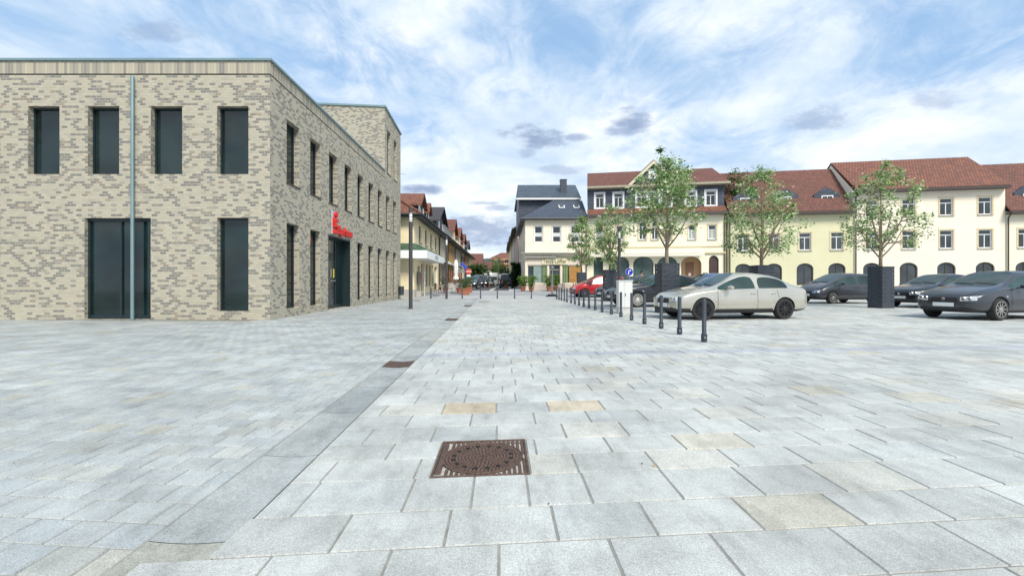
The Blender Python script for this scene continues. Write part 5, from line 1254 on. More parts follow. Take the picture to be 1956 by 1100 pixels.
def bush_mesh(w, h, n, leaf, tones, seed, upright=True):
    r = random.Random(seed); q = MB(); cs = []
    for k in range(n):
        z = r.uniform(.12, 1) ; rr = w * (.35 + .65 * math.sin(min(1, z * 1.1) * math.pi * .62)) * math.sqrt(r.random()); a = r.uniform(0, 6.283)
        cs.append((rr * math.cos(a), rr * math.sin(a), h * z, r.uniform(.8, 1.2)))
    leafcloud(q, cs, 15, w * .16, leaf, tones, r, -.75 if upright else .2); return q
def pot_plant(px, py, w, h, kind, lab, grp='potted shrubs on the square', Y=None, zoff=0):
    Y = Y or gy(py); t = thing('potted_plant', lab, 'potted plant', (ax(px, Y), Y, g(Y)), 0, grp)
    if kind == 'square':
        s = w * .42; q = MB(); q.bbox(-s, s, -s, s, 0, .42, .02); q.bbox(-s - .03, s + .03, -s - .03, s + .03, .421, .50, .02); q.build('pot', M_terra, t); pz = .5
    else:
        q = MB(); q.lathe([(.17, 0), (.24, .34), (.275, .345), (.28, .42), (.25, .425), (.23, .38), (.001, .37)], 20); q.build('pot', M_terra, t, True); pz = .4
    tones = {'oleander': [(.16, .30, .05), (.22, .38, .07), (.10, .19, .04), (.30, .42, .10)], 'round': [(.035, .08, .02), (.05, .11, .03), (.025, .055, .018)], 'square': [(.06, .13, .03), (.12, .20, .05), (.20, .26, .06)]}[kind if kind in ('oleander', 'round', 'square') else 'round']
    q = MB()
    r = random.Random(int(px))
    for k in range(8): a = r.uniform(0, 6.28); q.tube([(0, 0, pz - .06), (w * .22 * math.cos(a), w * .22 * math.sin(a), pz + h * .35), (w * .38 * math.cos(a), w * .38 * math.sin(a), pz + h * .8)], [.012, .009, .004], 5)
    q.build('stems', M_bark, t)
    f = bush_mesh(w * .5, h, 60, .13 if kind == 'oleander' else .08, tones, int(px) + 1, kind == 'oleander'); f.v = [(x, y, z + pz - .05) for x, y, z in f.v]
    f.build('foliage', M_leaf, t, use_col=True)
pot_plant(999, 556.5, .85, .95, 'oleander', 'potted shrub nearest the street corner of the textile shop')
pot_plant(1015, 557, .95, 1.0, 'oleander', 'potted oleander with a few white blossoms under the left shop window')
pot_plant(1049, 556.5, .85, 1.05, 'oleander', 'potted shrub left of the pole, near the shop door')
pot_plant(1061, 555.5, .9, 1.1, 'oleander', 'potted shrub right of the pole, near the shop door')
pot_plant(967, 551, .8, .75, 'round', 'dark green potted bush in front of the dark van')
pot_plant(983.5, 550.5, .4, .25, 'round', 'nearly bare terracotta pot at the right street corner')
pot_plant(888.5, 563, .75, .85, 'square', 'tall square terracotta planter with yellow green shrub, in front')
pot_plant(894.5, 558.5, .75, .85, 'square', 'square terracotta planter with shrub, behind the front planter')
pot_plant(877, 559, .95, .85, 'round', 'dark round bush between the parasol and the planters')
pot_plant(934.5, 548.3, .95, .8, 'round', 'round clipped bush in a pot at the middle of the street')
pot_plant(851, 559, .9, 1.0, 'round', 'dark green bush in a pot on the cafe terrace')
def ivy():
    Y = 52; t = thing('climbing_shrub', 'tall dark green shrub climbing the side wall of the textile shop', 'shrub', (ax(985.5, 56), 56, .44))
    q = bush_mesh(.62, 3.1, 300, .18, [(.03, .07, .02), (.05, .10, .03)], 5, False); q.build('foliage', M_leaf, t, use_col=True); q = MB(); q.tube([(0, 0, 0), (.05, 0, 2.4)], [.05, .02], 6); q.build('stem', M_bark, t)
ivy()
def big_tree(px, Y, rx, zb, zt, lab, seed, tones, grp='trees at the end of the street', leaf=.3):
    r = random.Random(seed); t = thing('leafy_tree', lab, 'tree', (ax(px, Y), Y, .44), 0, grp); cs = []
    for k in range(85):
        u = r.uniform(-1, 1); a = r.uniform(0, 6.283); q = (r.random()) ** .4; s = math.sqrt(1 - u * u)
        cs.append((rx * q * s * math.cos(a), rx * q * s * math.sin(a), (zb + zt) / 2 + (zt - zb) / 2 * q * u, r.uniform(.7, 1.3)))
    m = MB(); leafcloud(m, cs, 36, rx * .15, leaf, tones, r); m.build('crown', M_leaf, t, use_col=True)
    m = MB(); m.tube([(0, 0, 0), (0, 0, (zb + zt) / 2)], [rx * .09, rx * .04], 8)
    for k in range(6): a = k * 1.05; m.tube([(0, 0, zb * .8), (rx * .5 * math.cos(a), rx * .5 * math.sin(a), (zb + zt) / 2)], [rx * .04, rx * .015], 6)
    m.build('trunk', M_bark, t)
TD = [(.05, .12, .03), (.08, .18, .04), (.035, .08, .025), (.12, .23, .05)]
big_tree(912, 84, 2.1, 1.2, 4.4, 'dark round street tree behind the parked cars on the left', 21, TD)
big_tree(901, 92, 1.6, 1.2, 3.9, 'smaller dark tree left of the round street tree', 22, TD)
big_tree(945, 128, 2.7, 1.6, 7.8, 'light green tree in front of the orange building, left one', 23, [(.12, .24, .05), (.18, .32, .07), (.08, .16, .04)])
big_tree(958, 120, 2.7, 1.0, 6.4, 'light green tree in front of the orange building, right one', 24, [(.11, .22, .05), (.17, .30, .07), (.08, .15, .04)])
big_tree(1408, 45, 1.6, 6, 11.8, 'dark green tree behind the gap right of the arcaded house', 25, TD, 'trees behind the houses', .2)

def far_items():
    t = thing('market_parasol', 'white open parasol above the parked cars far down the street', 'parasol', (ax(929, 92), 92, .44)); q = MB()
    q.lathe([(1.9, 2.1), (1.9, 2.25), (.9, 2.85), (.05, 3.35)], 8); q.build('canopy', plain('white_canvas', (.74, .74, .71), .85), t); q = MB(); q.tube([(0, 0, 0), (0, 0, 3.2)], .04, 6); q.build('pole', M_grey, t)
    Y = 100; t = thing('street_pole', 'thin pale lamp pole in the street in front of the trees', 'lamp post', (ax(952, Y), Y, .44)); q = MB(); q.tube([(0, 0, 0), (0, 0, 5.0)], [.07, .045], 8); q.tube([(0, 0, 5), (-.1, 0, 5.3), (-.6, 0, 5.35)], .04, 6); q.build('pole', M_grey, t)
    q = MB(); q.bbox(-1.0, -.6, -.1, .1, 5.28, 5.38, .02); q.build('lamp_head', M_grey, t)
    Y = 108; t = thing('white_annex', 'low white building with a flat roof beyond the parked cars', 'building', (ax(946, Y), Y, .3)); q = MB(); wall(q, -1.9, 1.9, 0, 2.9, [(-1.5, -.6, .9, 2.0), (.2, 1.1, .9, 2.0)], 0, .1); q.quad((1.9, 0, 0), (1.9, 6, 0), (1.9, 6, 2.9), (1.9, 0, 2.9)); q.build('wall', M_white, t)
    for a in (-1.5, .2): window(t, (a, a + .9, .9, 2.0), 0, .1, M_grey, M_glass, .06, 1)
    q = MB(); q.box(-2, 2, -.1, 6, 2.902, 3.0); q.build('roof', M_grey, t)
far_items()
# ------------------------------------------------------------------ cars
SEDAN = [(-2.30, .36, .52, .72, .79, .66, .46), (-2.24, .26, .52, .88, .96, .80, .60), (-2.05, .22, .56, .94, 1.02, .86, .66), (-1.80, .20, .58, .955, 1.04, .88, .68), (-1.48, .19, .58, .955, 1.21, .885, .645),
         (-1.12, .18, .58, .955, 1.365, .89, .61), (-.45, .18, .58, .945, 1.435, .895, .60), (-.36, .18, .58, .94, 1.44, .895, .60), (.10, .18, .58, .93, 1.415, .895, .60), (.50, .18, .58, .92, 1.22, .89, .645), (.88, .18, .58, .905, 1.00, .885, .69),
         (1.50, .19, .56, .845, .925, .875, .66), (1.95, .21, .52, .745, .83, .83, .58), (2.13, .23, .48, .65, .73, .75, .50), (2.22, .32, .46, .56, .62, .60, .40)]
HATCH = [(-1.98, .40, .55, .74, .80, .68, .46), (-1.93, .27, .55, .90, 1.02, .80, .58), (-1.84, .22, .58, .96, 1.18, .84, .60), (-1.62, .20, .58, .97, 1.40, .86, .60), (-1.20, .19, .58, .965, 1.475, .865, .60),
         (-.95, .18, .58, .96, 1.50, .87, .60), (-.36, .18, .58, .945, 1.52, .87, .60), (-.26, .18, .58, .94, 1.52, .87, .60), (.20, .18, .58, .93, 1.49, .87, .60), (.72, .18, .58, .92, 1.24, .865, .63), (1.14, .18, .58, .90, 1.03, .86, .66),
         (1.40, .19, .56, .84, .95, .85, .64), (1.70, .21, .52, .73, .83, .82, .58), (1.90, .23, .48, .62, .70, .74, .52), (1.98, .32, .44, .53, .58, .60, .44)]
VAN = [(-2.15, .42, .6, .85, .92, .74, .52), (-2.12, .28, .6, .98, 1.15, .84, .62), (-2.06, .24, .62, 1.05, 1.45, .88, .66), (-1.95, .22, .62, 1.08, 1.72, .90, .68), (-1.30, .20, .62, 1.08, 1.80, .91, .69),
       (-.95, .20, .62, 1.07, 1.81, .91, .69), (-.36, .20, .62, 1.06, 1.82, .91, .69), (-.26, .20, .62, 1.06, 1.82, .91, .69), (.50, .20, .62, 1.05, 1.76, .91, .68), (1.0, .20, .62, 1.03, 1.45, .90, .68), (1.45, .20, .62, 1.0, 1.12, .89, .68),
       (1.72, .21, .58, .92, 1.02, .87, .66), (1.98, .23, .55, .80, .88, .83, .60), (2.12, .25, .5, .66, .74, .76, .54), (2.18, .34, .46, .56, .62, .62, .46)]
def paint(name, col, metal=.35, rough=.28):
    if name in MATS: return MATS[name]
    m, nt, bs = pbsdf(name); vec = uvn(nt, obj=True); n = tnoise(nt, vec, 1.5, 4); d = tnoise(nt, vec, 30, 3)
    c = ramp(nt, n, [(.3, tuple(q * .92 for q in col)), (.7, tuple(min(1, q * 1.06) for q in col))])
    geo = N(nt, 'ShaderNodeSeparateXYZ'); nt.links.new(vec, geo.inputs[0])
    dirt = mth(nt, 'MULTIPLY', smooth(nt, geo.outputs[2], .55, .15), mth(nt, 'MULTIPLY', d, .22)); c = mixc(nt, dirt, c, (.22, .20, .17))
    nt.links.new(c, bs.inputs['Base Color']); bs.inputs['Metallic'].default_value = metal; bs.inputs['Roughness'].default_value = rough
    bs.inputs['Coat Weight'].default_value = .55; bs.inputs['Coat Roughness'].default_value = .05; MATS[name] = m; return m
M_cglass = glassmat('car_glass', (.022, .045, .042), .02, .5)
M_trim = plain('black_trim', (.02, .021, .023), .55)
M_tyre = plain('tyre_rubber', (.022, .022, .023), .85, var=.2, vs=20)
M_rim = plain('alloy_rim', (.55, .54, .50), .3, .85)
M_lens = plain('headlight_lens', (.62, .66, .68), .12, .25, coat=1, var=.35, vs=9)
M_tail = plain('tail_lens', (.35, .01, .01), .2, coat=1)
M_chrome = plain('chrome', (.7, .7, .7), .12, 1)
MESHC = {}
def eval_mesh(o):
    bpy.context.view_layer.update(); dg = bpy.context.evaluated_depsgraph_get()
    return bpy.data.meshes.new_from_object(o.evaluated_get(dg), preserve_all_data_layers=True, depsgraph=dg)
def car_shell(kind, st, wx, wr):
    if kind in MESHC: return MESHC[kind]
    rows = []
    for (x, zb, zm, zl, zt, w, wt) in st:
        hh = zt - zl; half = [(0, zb), (w * .80, zb), (w * .965, zb + .07), (w, zm - .06), (w * .995, zm + .10), (w * .955, zl), (wt + (w * .94 - wt) * .22, zl + hh * .80), (wt + (w * .94 - wt) * .08, zl + hh * .93), (wt * .84, zt - hh * .015), (wt * .45, zt + .008), (0, zt + .012)]
        rows.append([(x, y, z) for y, z in half] + [(x, -y, z) for y, z in half[-2:0:-1]])
    n = len(rows[0]); nh = 11; V = [p for r_ in rows for p in r_]; Fc = []; Mi = []
    cab0, cab1 = 3, 10     # stations: base of rear window .. cowl
    for i in range(len(rows) - 1):
        for k in range(n):
            Fc.append((i * n + k, (i + 1) * n + k, (i + 1) * n + (k + 1) % n, i * n + (k + 1) % n)); kk = k if k < 10 else 19 - k; m = 0
            if kk == 5:
                if kind == 'sedan' and i in (4, 5, 7, 8, 9): m = 1
                if kind != 'sedan' and i in (3, 4, 5, 7, 8, 9): m = 1
                if kind == 'van' and i == 3: m = 1
            if kk in (8, 9):
                if i in (8, 9): m = 1
                if kind == 'sedan' and i in (3, 4): m = 1
                if kind != 'sedan' and i in (1, 2): m = 1
            if kk in (0, 1): m = 2
            Mi.append(m)
    Fc.append(tuple(range(n))); Mi.append(0); Fc.append(tuple((len(rows) - 1) * n + k for k in range(n - 1, -1, -1))); Mi.append(0)
    me = bpy.data.meshes.new('shell'); me.from_pydata(V, [], Fc)
    for mt in (M_white, M_cglass, M_trim, M_black): me.materials.append(mt)
    me.polygons.foreach_set('material_index', Mi); me.polygons.foreach_set('use_smooth', [True] * len(Fc)); me.update()
    bm = bmesh.new(); bm.from_mesh(me); bmesh.ops.recalc_face_normals(bm, faces=bm.faces)
    cl = bm.edges.layers.float.get('crease_edge') or bm.edges.layers.float.new('crease_edge')
    for e in bm.edges:
        ms = {f.material_index for f in e.link_faces}
        if ms == {0, 1}: e[cl] = .75
        a, b = (v.index % n for v in e.verts)
        if a == b and a in (5, 15) : pass
        if len(ms) == 1 and a in (5, 15) and b in (5, 15): e[cl] = .45
    bm.to_mesh(me); bm.free()
    o = link('shell', me); ss = o.modifiers.new('s', 'SUBSURF'); ss.levels = 2; ss.render_levels = 2
    cut = []
    for xw in wx:
        for s in (-1, 1):
            c = MB(); c.lathe([(wr, 0), (wr, .34)], 40, 0, Matrix.Translation((xw, s * .62 if s > 0 else -.62, wr - .045 + .0)) @ Matrix.Rotation(R(-90 if s > 0 else 90), 4, 'X'))
            cm = c.mesh('cut', [M_black]); bmm = bmesh.new(); bmm.from_mesh(cm); bmesh.ops.recalc_face_normals(bmm, faces=bmm.faces); bmm.to_mesh(cm); bmm.free()
            co = link('cut', cm); cut.append(co); b = o.modifiers.new('b', 'BOOLEAN'); b.object = co; b.operation = 'DIFFERENCE'; b.solver = 'EXACT'
    em = eval_mesh(o); bpy.data.objects.remove(o)
    for c in cut: bpy.data.objects.remove(c)
    for p in em.polygons:      # wheel housings become dark
        c = p.center
        for xw in wx:
            d = math.hypot(c.x - xw, c.z - (wr - .045))
            if d < wr * 1.02 and abs(c.y) > .60 and (abs(abs(c.y) - .62) < .01 or (abs(d - wr) < .012 and abs(p.normal.y) < .5)): p.material_index = 3
    MESHC[kind] = em; return em
def split_mats(em, mats_sets):
    out = []
    for idxs in mats_sets:
        bm = bmesh.new(); bm.from_mesh(em); bmesh.ops.delete(bm, geom=[f for f in bm.faces if f.material_index not in idxs], context='FACES')
        me = bpy.data.meshes.new('part'); bm.to_mesh(me); bm.free(); out.append(me)
    return out
def wheel(parent, x, y, side, r_, rim_mat, steer=0, spokes=10):
    t = MB(); w = .205
    M = Matrix.Translation((x, y, r_)) @ Matrix.Rotation(steer, 4, 'Z') @ Matrix.Rotation(R(-90 * side), 4, 'X')     # axis outward
    rr = r_ * .74
    t.lathe([(rr * .9, -.02 - w / 2), (rr, -w / 2), (r_ * .93, -w / 2), (r_, -w / 2 + .03), (r_, w / 2 - .03), (r_ * .93, w / 2), (rr * 1.02, w / 2 - .004), (rr * .98, w / 2 - .02)], 36, 0, M)
    o = t.build('wheel', M_tyre, parent, True)
    q = MB(); q.lathe([(rr * .99, w / 2 - .02), (rr * .97, w / 2 - .005), (rr * .91, w / 2 - .012), (rr * .89, w / 2 - .06), (.001, w / 2 - .075)], 36, 1, M)
    for k in range(spokes):
        a = 2 * math.pi * k / spokes; S = M @ Matrix.Rotation(a, 4, 'Z'); b = MB(); sw = rr * (.62 / spokes ** 1.05 + .008)
        b.prism([(rr * .10, -sw * 1.2, w / 2 - .035), (rr * .92, -sw * .7, w / 2 - .03), (rr * .92, sw * .7, w / 2 - .03), (rr * .10, sw * 1.2, w / 2 - .035)], (0, 0, .022)); q.add([tuple(S @ Vector(p)) for p in b.v], b.f, 0)
    q.lathe([(rr * .22, w / 2 - .05), (rr * .22, w / 2 - .008), (rr * .16, w / 2 - .002), (.001, w / 2 - .002)], 20, 0, M)
    q.lathe([(rr * .995, w / 2 - .03), (rr * .995, w / 2 - .004), (rr * .93, w / 2 - .002), (rr * .92, w / 2 - .02)], 36, 0, M)
    q.build('rim', [rim_mat, M_black], o, False)
def make_car(lab, kind, pm, loc, heading, scale=1.0, steer=0, rim=None, spokes=10, cladding=False, name='parked_car', grp='cars parked in the bays', sticker=False, detail=True, roofbars=False):
    st = {'sedan': SEDAN, 'hatch': HATCH, 'van': VAN}[kind]; wx = {'sedan': (-1.36, 1.37), 'hatch': (-1.24, 1.22), 'van': (-1.34, 1.32)}[kind]; wr = {'sedan': .365, 'hatch': .345, 'van': .365}[kind]
    em = car_shell(kind, st, wx, wr)
    t = thing(name, lab, 'car', loc, heading, grp); t.scale = (scale,) * 3
    key = kind + '_split'
    if key not in MESHC: MESHC[key] = split_mats(em, [(0,), (1,), (2, 3)])
    b, w, u = MESHC[key]; bm_ = b.copy(); bm_.materials.clear(); [bm_.materials.append(pm) for _ in range(4)]
    body = link('body', bm_, t); link('windows', w, t); link('underbody', u, t)
    for mm in (w, u):
        if not mm.materials: [mm.materials.append(x_) for x_ in (M_white, M_cglass, M_trim, M_black)]
        mm.polygons.foreach_set('use_smooth', [True] * len(mm.polygons))
    bv = BVHTree.FromPolygons([v.co for v in em.vertices], [p.vertices for p in em.polygons])
    def patch(P4, d, nm, mat, nu=6, nv=4, off=.006, parent=None, mb=None):
        d = Vector(d).normalized(); A, B, C, D = [Vector(p) for p in P4]; q = mb or MB(); gr = []
        for j in range(nv + 1):
            row_ = []
            for i in range(nu + 1):
                p = A.lerp(B, i / nu).lerp(D.lerp(C, i / nu), j / nv); h, nn, _, _ = bv.ray_cast(p, d)
                row_.append(None if h is None else h - d * off)
            gr.append(row_)
        for j in range(nv):
            for i in range(nu):
                c = [gr[j][i], gr[j][i + 1], gr[j + 1][i + 1], gr[j + 1][i]]
                if any(v is None for v in c): continue
                if max((c[a] - c[(a + 1) % 4]).length for a in range(4)) > .5: continue
                q.quad(*[tuple(v) for v in c])
        if mb is None and q.f: return q.build(nm, mat, parent or t, True)
    fx = st[-1][0] + 1; rx = st[0][0] - 1
    dz = {'sedan': 0, 'hatch': -.03, 'van': .04}[kind]; yw = {'sedan': .74, 'hatch': .73, 'van': .76}[kind]
    for s in (-1, 1):
        y0, y1 = s * .40, s * yw
        hl = patch([(fx, y0, .545 + dz), (fx, y1, .575 + dz), (fx, y1, .705 + dz), (fx, y0, .665 + dz)], (-1, 0, 0), 'headlight', M_lens, 8, 4)
        patch([(rx, s * .44, .68 + dz), (rx, s * (yw + .02), .68 + dz), (rx, s * (yw + .02), .87 + dz), (rx, s * .44, .84 + dz)], (1, 0, 0), 'tail_light', M_tail, 6, 4)
        if hl is not None and detail:
            q = MB()
            for cy in (.47, .60):
                h, nn, _, _ = bv.ray_cast(Vector((fx, s * cy, .625 + dz)), Vector((-1, 0, 0)))
                if h: q.lathe([(.055, 0), (.05, .01), (.001, .012)], 16, 0, Matrix.Translation(h + Vector((.012, 0, 0))) @ Matrix.Rotation(R(90), 4, 'Y'))
            if q.f: q.build('lamp', M_chrome, hl)
    patch([(fx, -.33, .50 + dz), (fx, .33, .50 + dz), (fx, .31, .655 + dz), (fx, -.31, .655 + dz)], (-1, 0, 0), 'grille', M_black, 8, 3)
    patch([(fx, -.60, .27), (fx, .60, .27), (fx, .55, .36), (fx, -.55, .36)], (-1, 0, 0), 'air_intake', M_trim, 10, 2)
    q = MB(); h, nn, _, _ = bv.ray_cast(Vector((fx, 0, .44)), Vector((-1, 0, 0))); q.bbox(h.x + .004, h.x + .022, -.26, .26, .385, .495, .003); q.build('number_plate', M_white, t)
    q = MB(); h2, nn, _, _ = bv.ray_cast(Vector((rx, 0, .62)), Vector((1, 0, 0))); q.bbox(h2.x - .022, h2.x - .004, -.26, .26, .58, .69, .003); q.build('number_plate', M_white, t)
    if detail:
        q = MB(); q.lathe([(.05, 0), (.05, .008), (.001, .010)], 20, 0, Matrix.Translation(bv.ray_cast(Vector((fx, 0, .60 + dz)), Vector((-1, 0, 0)))[0] + Vector((.008, 0, 0))) @ Matrix.Rotation(R(90), 4, 'Y')); q.build('badge', M_chrome, t)
        doors = {'sedan': (.92, -.41, -1.22), 'hatch': (1.02, -.31, -1.05), 'van': (1.15, -.31, -1.1)}[kind]
        for s in (-1, 1):
            q = MB()
            for k, xd in enumerate(doors):
                zt_ = .90
                patch([(xd - .005, s * 2, .27), (xd + .005, s * 2, .27), (xd + .005 + (0 if k < 2 else .12), s * 2, zt_), (xd - .005 + (0 if k < 2 else .12), s * 2, zt_)], (0, -s, 0), '', None, 1, 8, .003, mb=q)
            patch([(doors[2], s * 2, .265), (doors[0], s * 2, .265), (doors[0], s * 2, .275), (doors[2], s * 2, .275)], (0, -s, 0), '', None, 10, 1, .003, mb=q)
            q.build('door_seam', M_black, t)
            q = MB(); patch([(doors[2], s * 2, .47), (doors[0], s * 2, .47), (doors[0], s * 2, .50), (doors[2], s * 2, .50)], (0, -s, 0), '', None, 12, 1, .010, mb=q)
            q.build('rubbing_strip', pm if kind == 'sedan' else M_trim, t)
        for s in (-1, 1):
            for xd in (doors[1] + .16, doors[2] + .26):
                h, nn, _, _ = bv.ray_cast(Vector((xd, s * 2, .80)), Vector((0, -s, 0)))
                q = MB(); q.bbox(xd - .09, xd + .09, min(h.y, h.y + s * .03), max(h.y, h.y + s * .03), .785, .815, .006); q.build('door_handle', pm, t)
            mx = {'sedan': .60, 'hatch': .80, 'van': 1.05}[kind]; mz = {'sedan': .975, 'hatch': .99, 'van': 1.12}[kind]
            q = MB(); q.lathe([(.001, -.10), (.05, -.09), (.075, -.05), (.082, 0), (.075, .05), (.05, .085), (.001, .095)], 14, 0, Matrix.Translation((mx, s * 1.0, mz)) @ Matrix.Rotation(R(90), 4, 'X') @ Matrix.Diagonal((1, .8, 1.15, 1))); q.box(mx - .02, mx + .02, min(s * .82, s * .93), max(s * .82, s * .93), mz - .06, mz - .03)
            q.build('wing_mirror', pm, t, True)
        if kind == 'sedan':      # blinker repeater and wipers
            q = MB()
            for s in (-1, 1):
                h, nn, _, _ = bv.ray_cast(Vector((1.12, s * 2, .68)), Vector((0, -s, 0))); q.bbox(1.08, 1.15, min(h.y, h.y + s * .008), max(h.y, h.y + s * .008), .67, .70, .003)
            q.build('side_blinker', M_lens, t)
        q = MB()
        cx = st[10][0]
        for y0, y1 in ((.50, -.05), (-.02, -.55)):
            h, _, _, _ = bv.ray_cast(Vector((cx - .02, y0, 3)), Vector((0, 0, -1))); h2, _, _, _ = bv.ray_cast(Vector((cx - .10, y1, 3)), Vector((0, 0, -1)))
            q.tube([h + Vector((0, 0, .02)), h2 + Vector((0, 0, .025))], .009, 5)
        q.build('wiper', M_black, t)
    if cladding:
        q = MB()
        for s in (-1, 1):
            for (xa, xb) in ((-.95, .98),): patch([(xa, s * 2, .22), (xb, s * 2, .22), (xb, s * 2, .33), (xa, s * 2, .33)], (0, -s, 0), '', None, 16, 2, .012, mb=q)
            patch([(1.78, s * 2, .22), (2.2, s * 2, .24), (2.2, s * 2, .36), (1.78, s * 2, .35)], (0, -s, 0), '', None, 6, 2, .012, mb=q)
        patch([(fx, -.62, .22), (fx, .62, .22), (fx, .66, .36), (fx, -.66, .36)], (-1, 0, 0), '', None, 14, 3, .012, mb=q)
        q.build('lower_cladding', M_trim, t)
    for xw in wx:
        for s in (-1, 1): wheel(t, xw, s * .785, s, wr - .045, rim or M_rim, steer if xw > 0 else 0, spokes)
    return t
P_silver = paint('champagne_silver', (.56, .535, .46), .65, .22); P_black = paint('black_blue', (.006, .009, .016), 0, .3); P_navy = paint('navy', (.012, .022, .040), 0, .3)
P_red = paint('bright_red', (.42, .012, .018), .1, .25); P_blue = paint('mid_blue', (.02, .10, .36), .3, .28); P_grey = paint('graphite', (.045, .05, .06), .3, .3); P_white = paint('car_white', (.66, .67, .68), 0, .3)
A = R(180)
def near(px, py, wxf, side_y, heading, scale, **kw):
    """place a car so that its near front wheel stands at photo point px,py"""
    Y = gy(py); X = ax(px, Y); c, s = math.cos(heading), math.sin(heading); lx, ly = wxf * scale, side_y * scale
    return (X - (c * lx - s * ly), Y - (s * lx + c * ly), g(Y))
h = A + R(10); make_car('champagne silver saloon parked nearest, front wheels turned, behind the nearest bollards', 'sedan', P_silver, near(1345, 612, 1.37, .86, h, 1.0), h, 1.0, R(-24), M_black, 9, True)
h = A + R(12); make_car('black saloon with multi-spoke alloy wheels behind the white cabinet and tree guard', 'sedan', P_black, near(1218, 587, 1.37, .86, h, 1.08), h, 1.08, 0, plain('bright_rim', (.72, .70, .64), .3, .5), 18)
h = A + R(17); make_car('dark navy saloon between the red hatchback and the black saloon', 'sedan', P_navy, near(1186, 575.5, 1.37, .86, h, 1.07), h, 1.07, 0, M_rim, 10)
h = A + R(6); make_car('bright red hatchback, farthest of the parked row, behind the middle tree guard', 'hatch', P_red, near(1117, 568.5, 1.22, .84, h, 1.08), h, 1.08, 0, plain('dark_rim', (.16, .16, .17), .35, .7), 9)
make_car('mid blue hatchback showing only its roof behind the silver saloon', 'hatch', P_blue, (ax(1352, 27), 27.0, 0), A + R(15), 1.10, 0, M_rim, 7)
make_car('dark graphite hatchback parked far right beyond the silver saloon', 'hatch', P_grey, (ax(1600, 25.5), 25.5, 0), A + R(12), 1.08, 0, M_rim, 7)
make_car('black saloon parked at the far right, in the second row', 'sedan', P_black, (ax(1790, 21.5), 21.5, 0), A + R(14), 1.06, 0, M_rim, 10)
make_car('dark grey saloon at the right edge, nearest to the camera', 'sedan', P_grey, (ax(1900, 14.8), 14.8, 0), A + R(15), 1.04, 0, M_rim, 10)
# cars in the street: nose toward the camera on the left
sg_ = 'cars parked down the street'
for k, (px, Y, pm, kind, lab, hd) in enumerate(((899, 51.5, P_black, 'sedan', 'black car facing the square, first of the left street row', -90), (906, 59, P_navy, 'hatch', 'dark blue car, second in the left street row', -90), (913, 66, P_black, 'van', 'black van, third in the left street row', -90),
        (922, 74, P_grey, 'van', 'grey green van under the white parasol', -90), (930.5, 83, P_white, 'sedan', 'white car near the end of the left street row', -90), (936, 92, P_navy, 'hatch', 'small dark car behind the white one in the street', -90), (947, 104, P_white, 'van', 'white van at the far bend of the street', -90),
        (967.5, 58.5, P_navy, 'van', 'dark blue people carrier parked at the right side of the street', 92))):
    make_car(lab, kind, pm, (ax(px, Y), Y, g(Y)), R(hd), 1.0, 0, M_rim, 7, name='street_car', grp=sg_, detail=k in (0, 7))
t = thing('delivery_van', 'white box van parked past the cars at the bend of the street', 'van', (ax(941.5, 97), 97, .44), 0)
q = MB(); q.bbox(-1.05, 1.05, .6, 5, .5, 2.75, .08); q.build('box_body', M_white, t); q = MB(); q.bbox(-1.0, 1.0, -1.0, .55, .4, 2.1, .12); cb = q.build('cab', P_white, t)
q = MB(); q.box(-.85, .85, -1.03, -1.005, 1.25, 1.95); q.build('windscreen', M_cglass, cb)
q = MB(); q.box(-.95, -.6, -1.03, -1.005, .75, .95); q.box(.6, .95, -1.03, -1.005, .75, .95); q.build('headlights', M_lens, cb)
for sx in (-1, 1):
    for yy in (-.3, 3.8): wheel(t, 0, 0, 1, .36, M_rim) if False else None
q = MB()
for sx in (-1, 1):
    for yy in (-.3, 3.8): q.lathe([(.36, -.1), (.36, .1)], 24, 0, Matrix.Translation((sx * .88, yy, .36)) @ Matrix.Rotation(R(90), 4, 'Y'))
q.build('wheels', M_tyre, t)

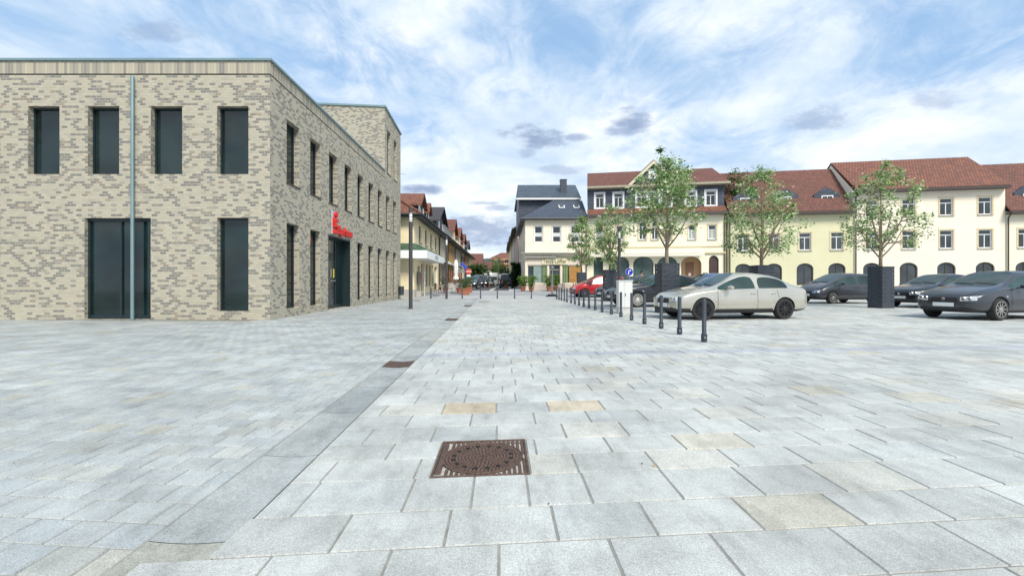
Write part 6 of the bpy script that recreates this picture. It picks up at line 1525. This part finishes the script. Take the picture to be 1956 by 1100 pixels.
# ------------------------------------------------------------------ the person behind the cars
def person(loc, lab, heading, hgt=1.78, skin=(.42, .26, .18), shirt=(.10, .11, .14), trouser=(.06, .07, .10), hair=(.02, .015, .012)):
    V = {'pelvis': (0, 0, .95), 'waist': (0, 0, 1.10), 'chest': (0, .01, 1.32), 'sh': (0, 0, 1.44), 'neck': (0, 0, 1.53), 'hd1': (0, -.015, 1.60), 'hd2': (0, -.01, 1.68), 'hd3': (0, 0, 1.75)}
    for s, n in ((-1, 'L'), (1, 'R')):
        V.update({n + 's': (s * .17, 0, 1.43), n + 'e': (s * .24, .03, 1.15), n + 'w': (s * .25, -.06, .92), n + 'p': (s * .25, -.08, .86), n + 'h': (s * .10, 0, .90), n + 'k': (s * .11, -.01, .50), n + 'a': (s * .11, .02, .10), n + 't': (s * .12, -.13, .04)})
        for f in range(4): V[n + 'f%d' % f] = (s * (.25 + .0), -.105 + .022 * f, .86 - .075 - (.008 if f in (1, 2) else 0))
        V[n + 'th'] = (s * .235, -.125, .83)
    rad = {'pelvis': (.155, .115), 'waist': (.145, .105), 'chest': (.165, .115), 'sh': (.11, .085), 'neck': (.055, .058), 'hd1': (.062, .075), 'hd2': (.075, .095), 'hd3': (.05, .06)}
    E = [('pelvis', 'waist'), ('waist', 'chest'), ('chest', 'sh'), ('sh', 'neck'), ('neck', 'hd1'), ('hd1', 'hd2'), ('hd2', 'hd3')]
    for n in 'LR':
        rad.update({n + 's': (.06, .06), n + 'e': (.042, .042), n + 'w': (.028, .03), n + 'p': (.022, .038), n + 'h': (.095, .095), n + 'k': (.06, .06), n + 'a': (.042, .045), n + 't': (.042, .03), n + 'th': (.009, .009)})
        E += [('sh', n + 's'), (n + 's', n + 'e'), (n + 'e', n + 'w'), (n + 'w', n + 'p'), (n + 'p', n + 'th'), ('pelvis', n + 'h'), (n + 'h', n + 'k'), (n + 'k', n + 'a'), (n + 'a', n + 't')]
        for f in range(4): rad[n + 'f%d' % f] = (.009, .009); E.append((n + 'p', n + 'f%d' % f))
    names = list(V); me = bpy.data.meshes.new('body'); me.from_pydata([V[n] for n in names], [(names.index(a), names.index(b)) for a, b in E], [])
    o = bpy.data.objects.new('body', me); COL.objects.link(o); sk = o.modifiers.new('s', 'SKIN'); o.modifiers.new('u', 'SUBSURF').levels = 1
    for i, n in enumerate(names): me.skin_vertices[0].data[i].radius = rad[n]; me.skin_vertices[0].data[i].use_root = n == 'pelvis'
    bm2 = eval_mesh(o); bpy.data.objects.remove(o)
    ms, mk, mt, mh = plain('shirt_dark', shirt, .9), plain('skin', skin, .6), plain('trouser_dark', trouser, .9), plain('hair_dark', hair, .8, vs=40, bmp=.4)
    for m in (mk, ms, mt): bm2.materials.append(m)
    for p in bm2.polygons:
        c = p.center; p.use_smooth = True
        p.material_index = 0 if c.z > 1.49 else (2 if c.z < .98 and abs(c.x) < .20 else (0 if abs(c.x) > .2 and c.z < .98 else 1))
    t = thing('person', lab, 'person', loc, heading); t.scale = (hgt / 1.80,) * 3; link('body', bm2, t)
    q = MB(); n = 16; rws = []
    for i in range(7):
        a = math.pi * .5 * i / 6
        q_r = math.cos(a)
        for k in range(n):
            b = 2 * math.pi * k / n; x = .088 * q_r * math.cos(b); y = .108 * q_r * math.sin(b); z = 1.695 + .115 * math.sin(a) - (.07 if (y > .0 and i == 0) else 0) - (.04 if y > 0 and i == 1 else 0)
            q.v.append((x, y + .008, z))
    for i in range(6):
        for k in range(n): q.f.append([i * n + k, i * n + (k + 1) % n, (i + 1) * n + (k + 1) % n, (i + 1) * n + k]); q.m.append(0); q.c.append((1, 1, 1))
    q.build('hair', mh, t, True)
    q = MB(); q.lathe([(.001, -.013), (.011, -.006), (.012, .002), (.005, .02), (.001, .026)], 8, 0, Matrix.Translation((0, -.108, 1.655))); q.build('nose', mk, t, True)
    q = MB()
    for s in (-1, 1): q.lathe([(.001, -.003), (.012, 0), (.001, .003)], 8, 0, Matrix.Translation((s * .032, -.098, 1.685)) @ Matrix.Rotation(R(90), 4, 'X'))
    q.box(-.024, .024, -.101, -.096, 1.615, 1.621); q.build('face_features', mh, t)
    for s in (-1, 1):
        q = MB(); q.lathe([(.001, -.03), (.016, -.015), (.018, .01), (.001, .03)], 8, 0, Matrix.Translation((s * .084, .005, 1.67)) @ Matrix.Diagonal((.5, 1, 1, 1))); q.build('ear', mk, t, True)
    return t
person((ax(1225.5, 31.2), 31.2, 0), 'dark haired person standing behind the black saloon, only the head showing', R(20), 1.93)
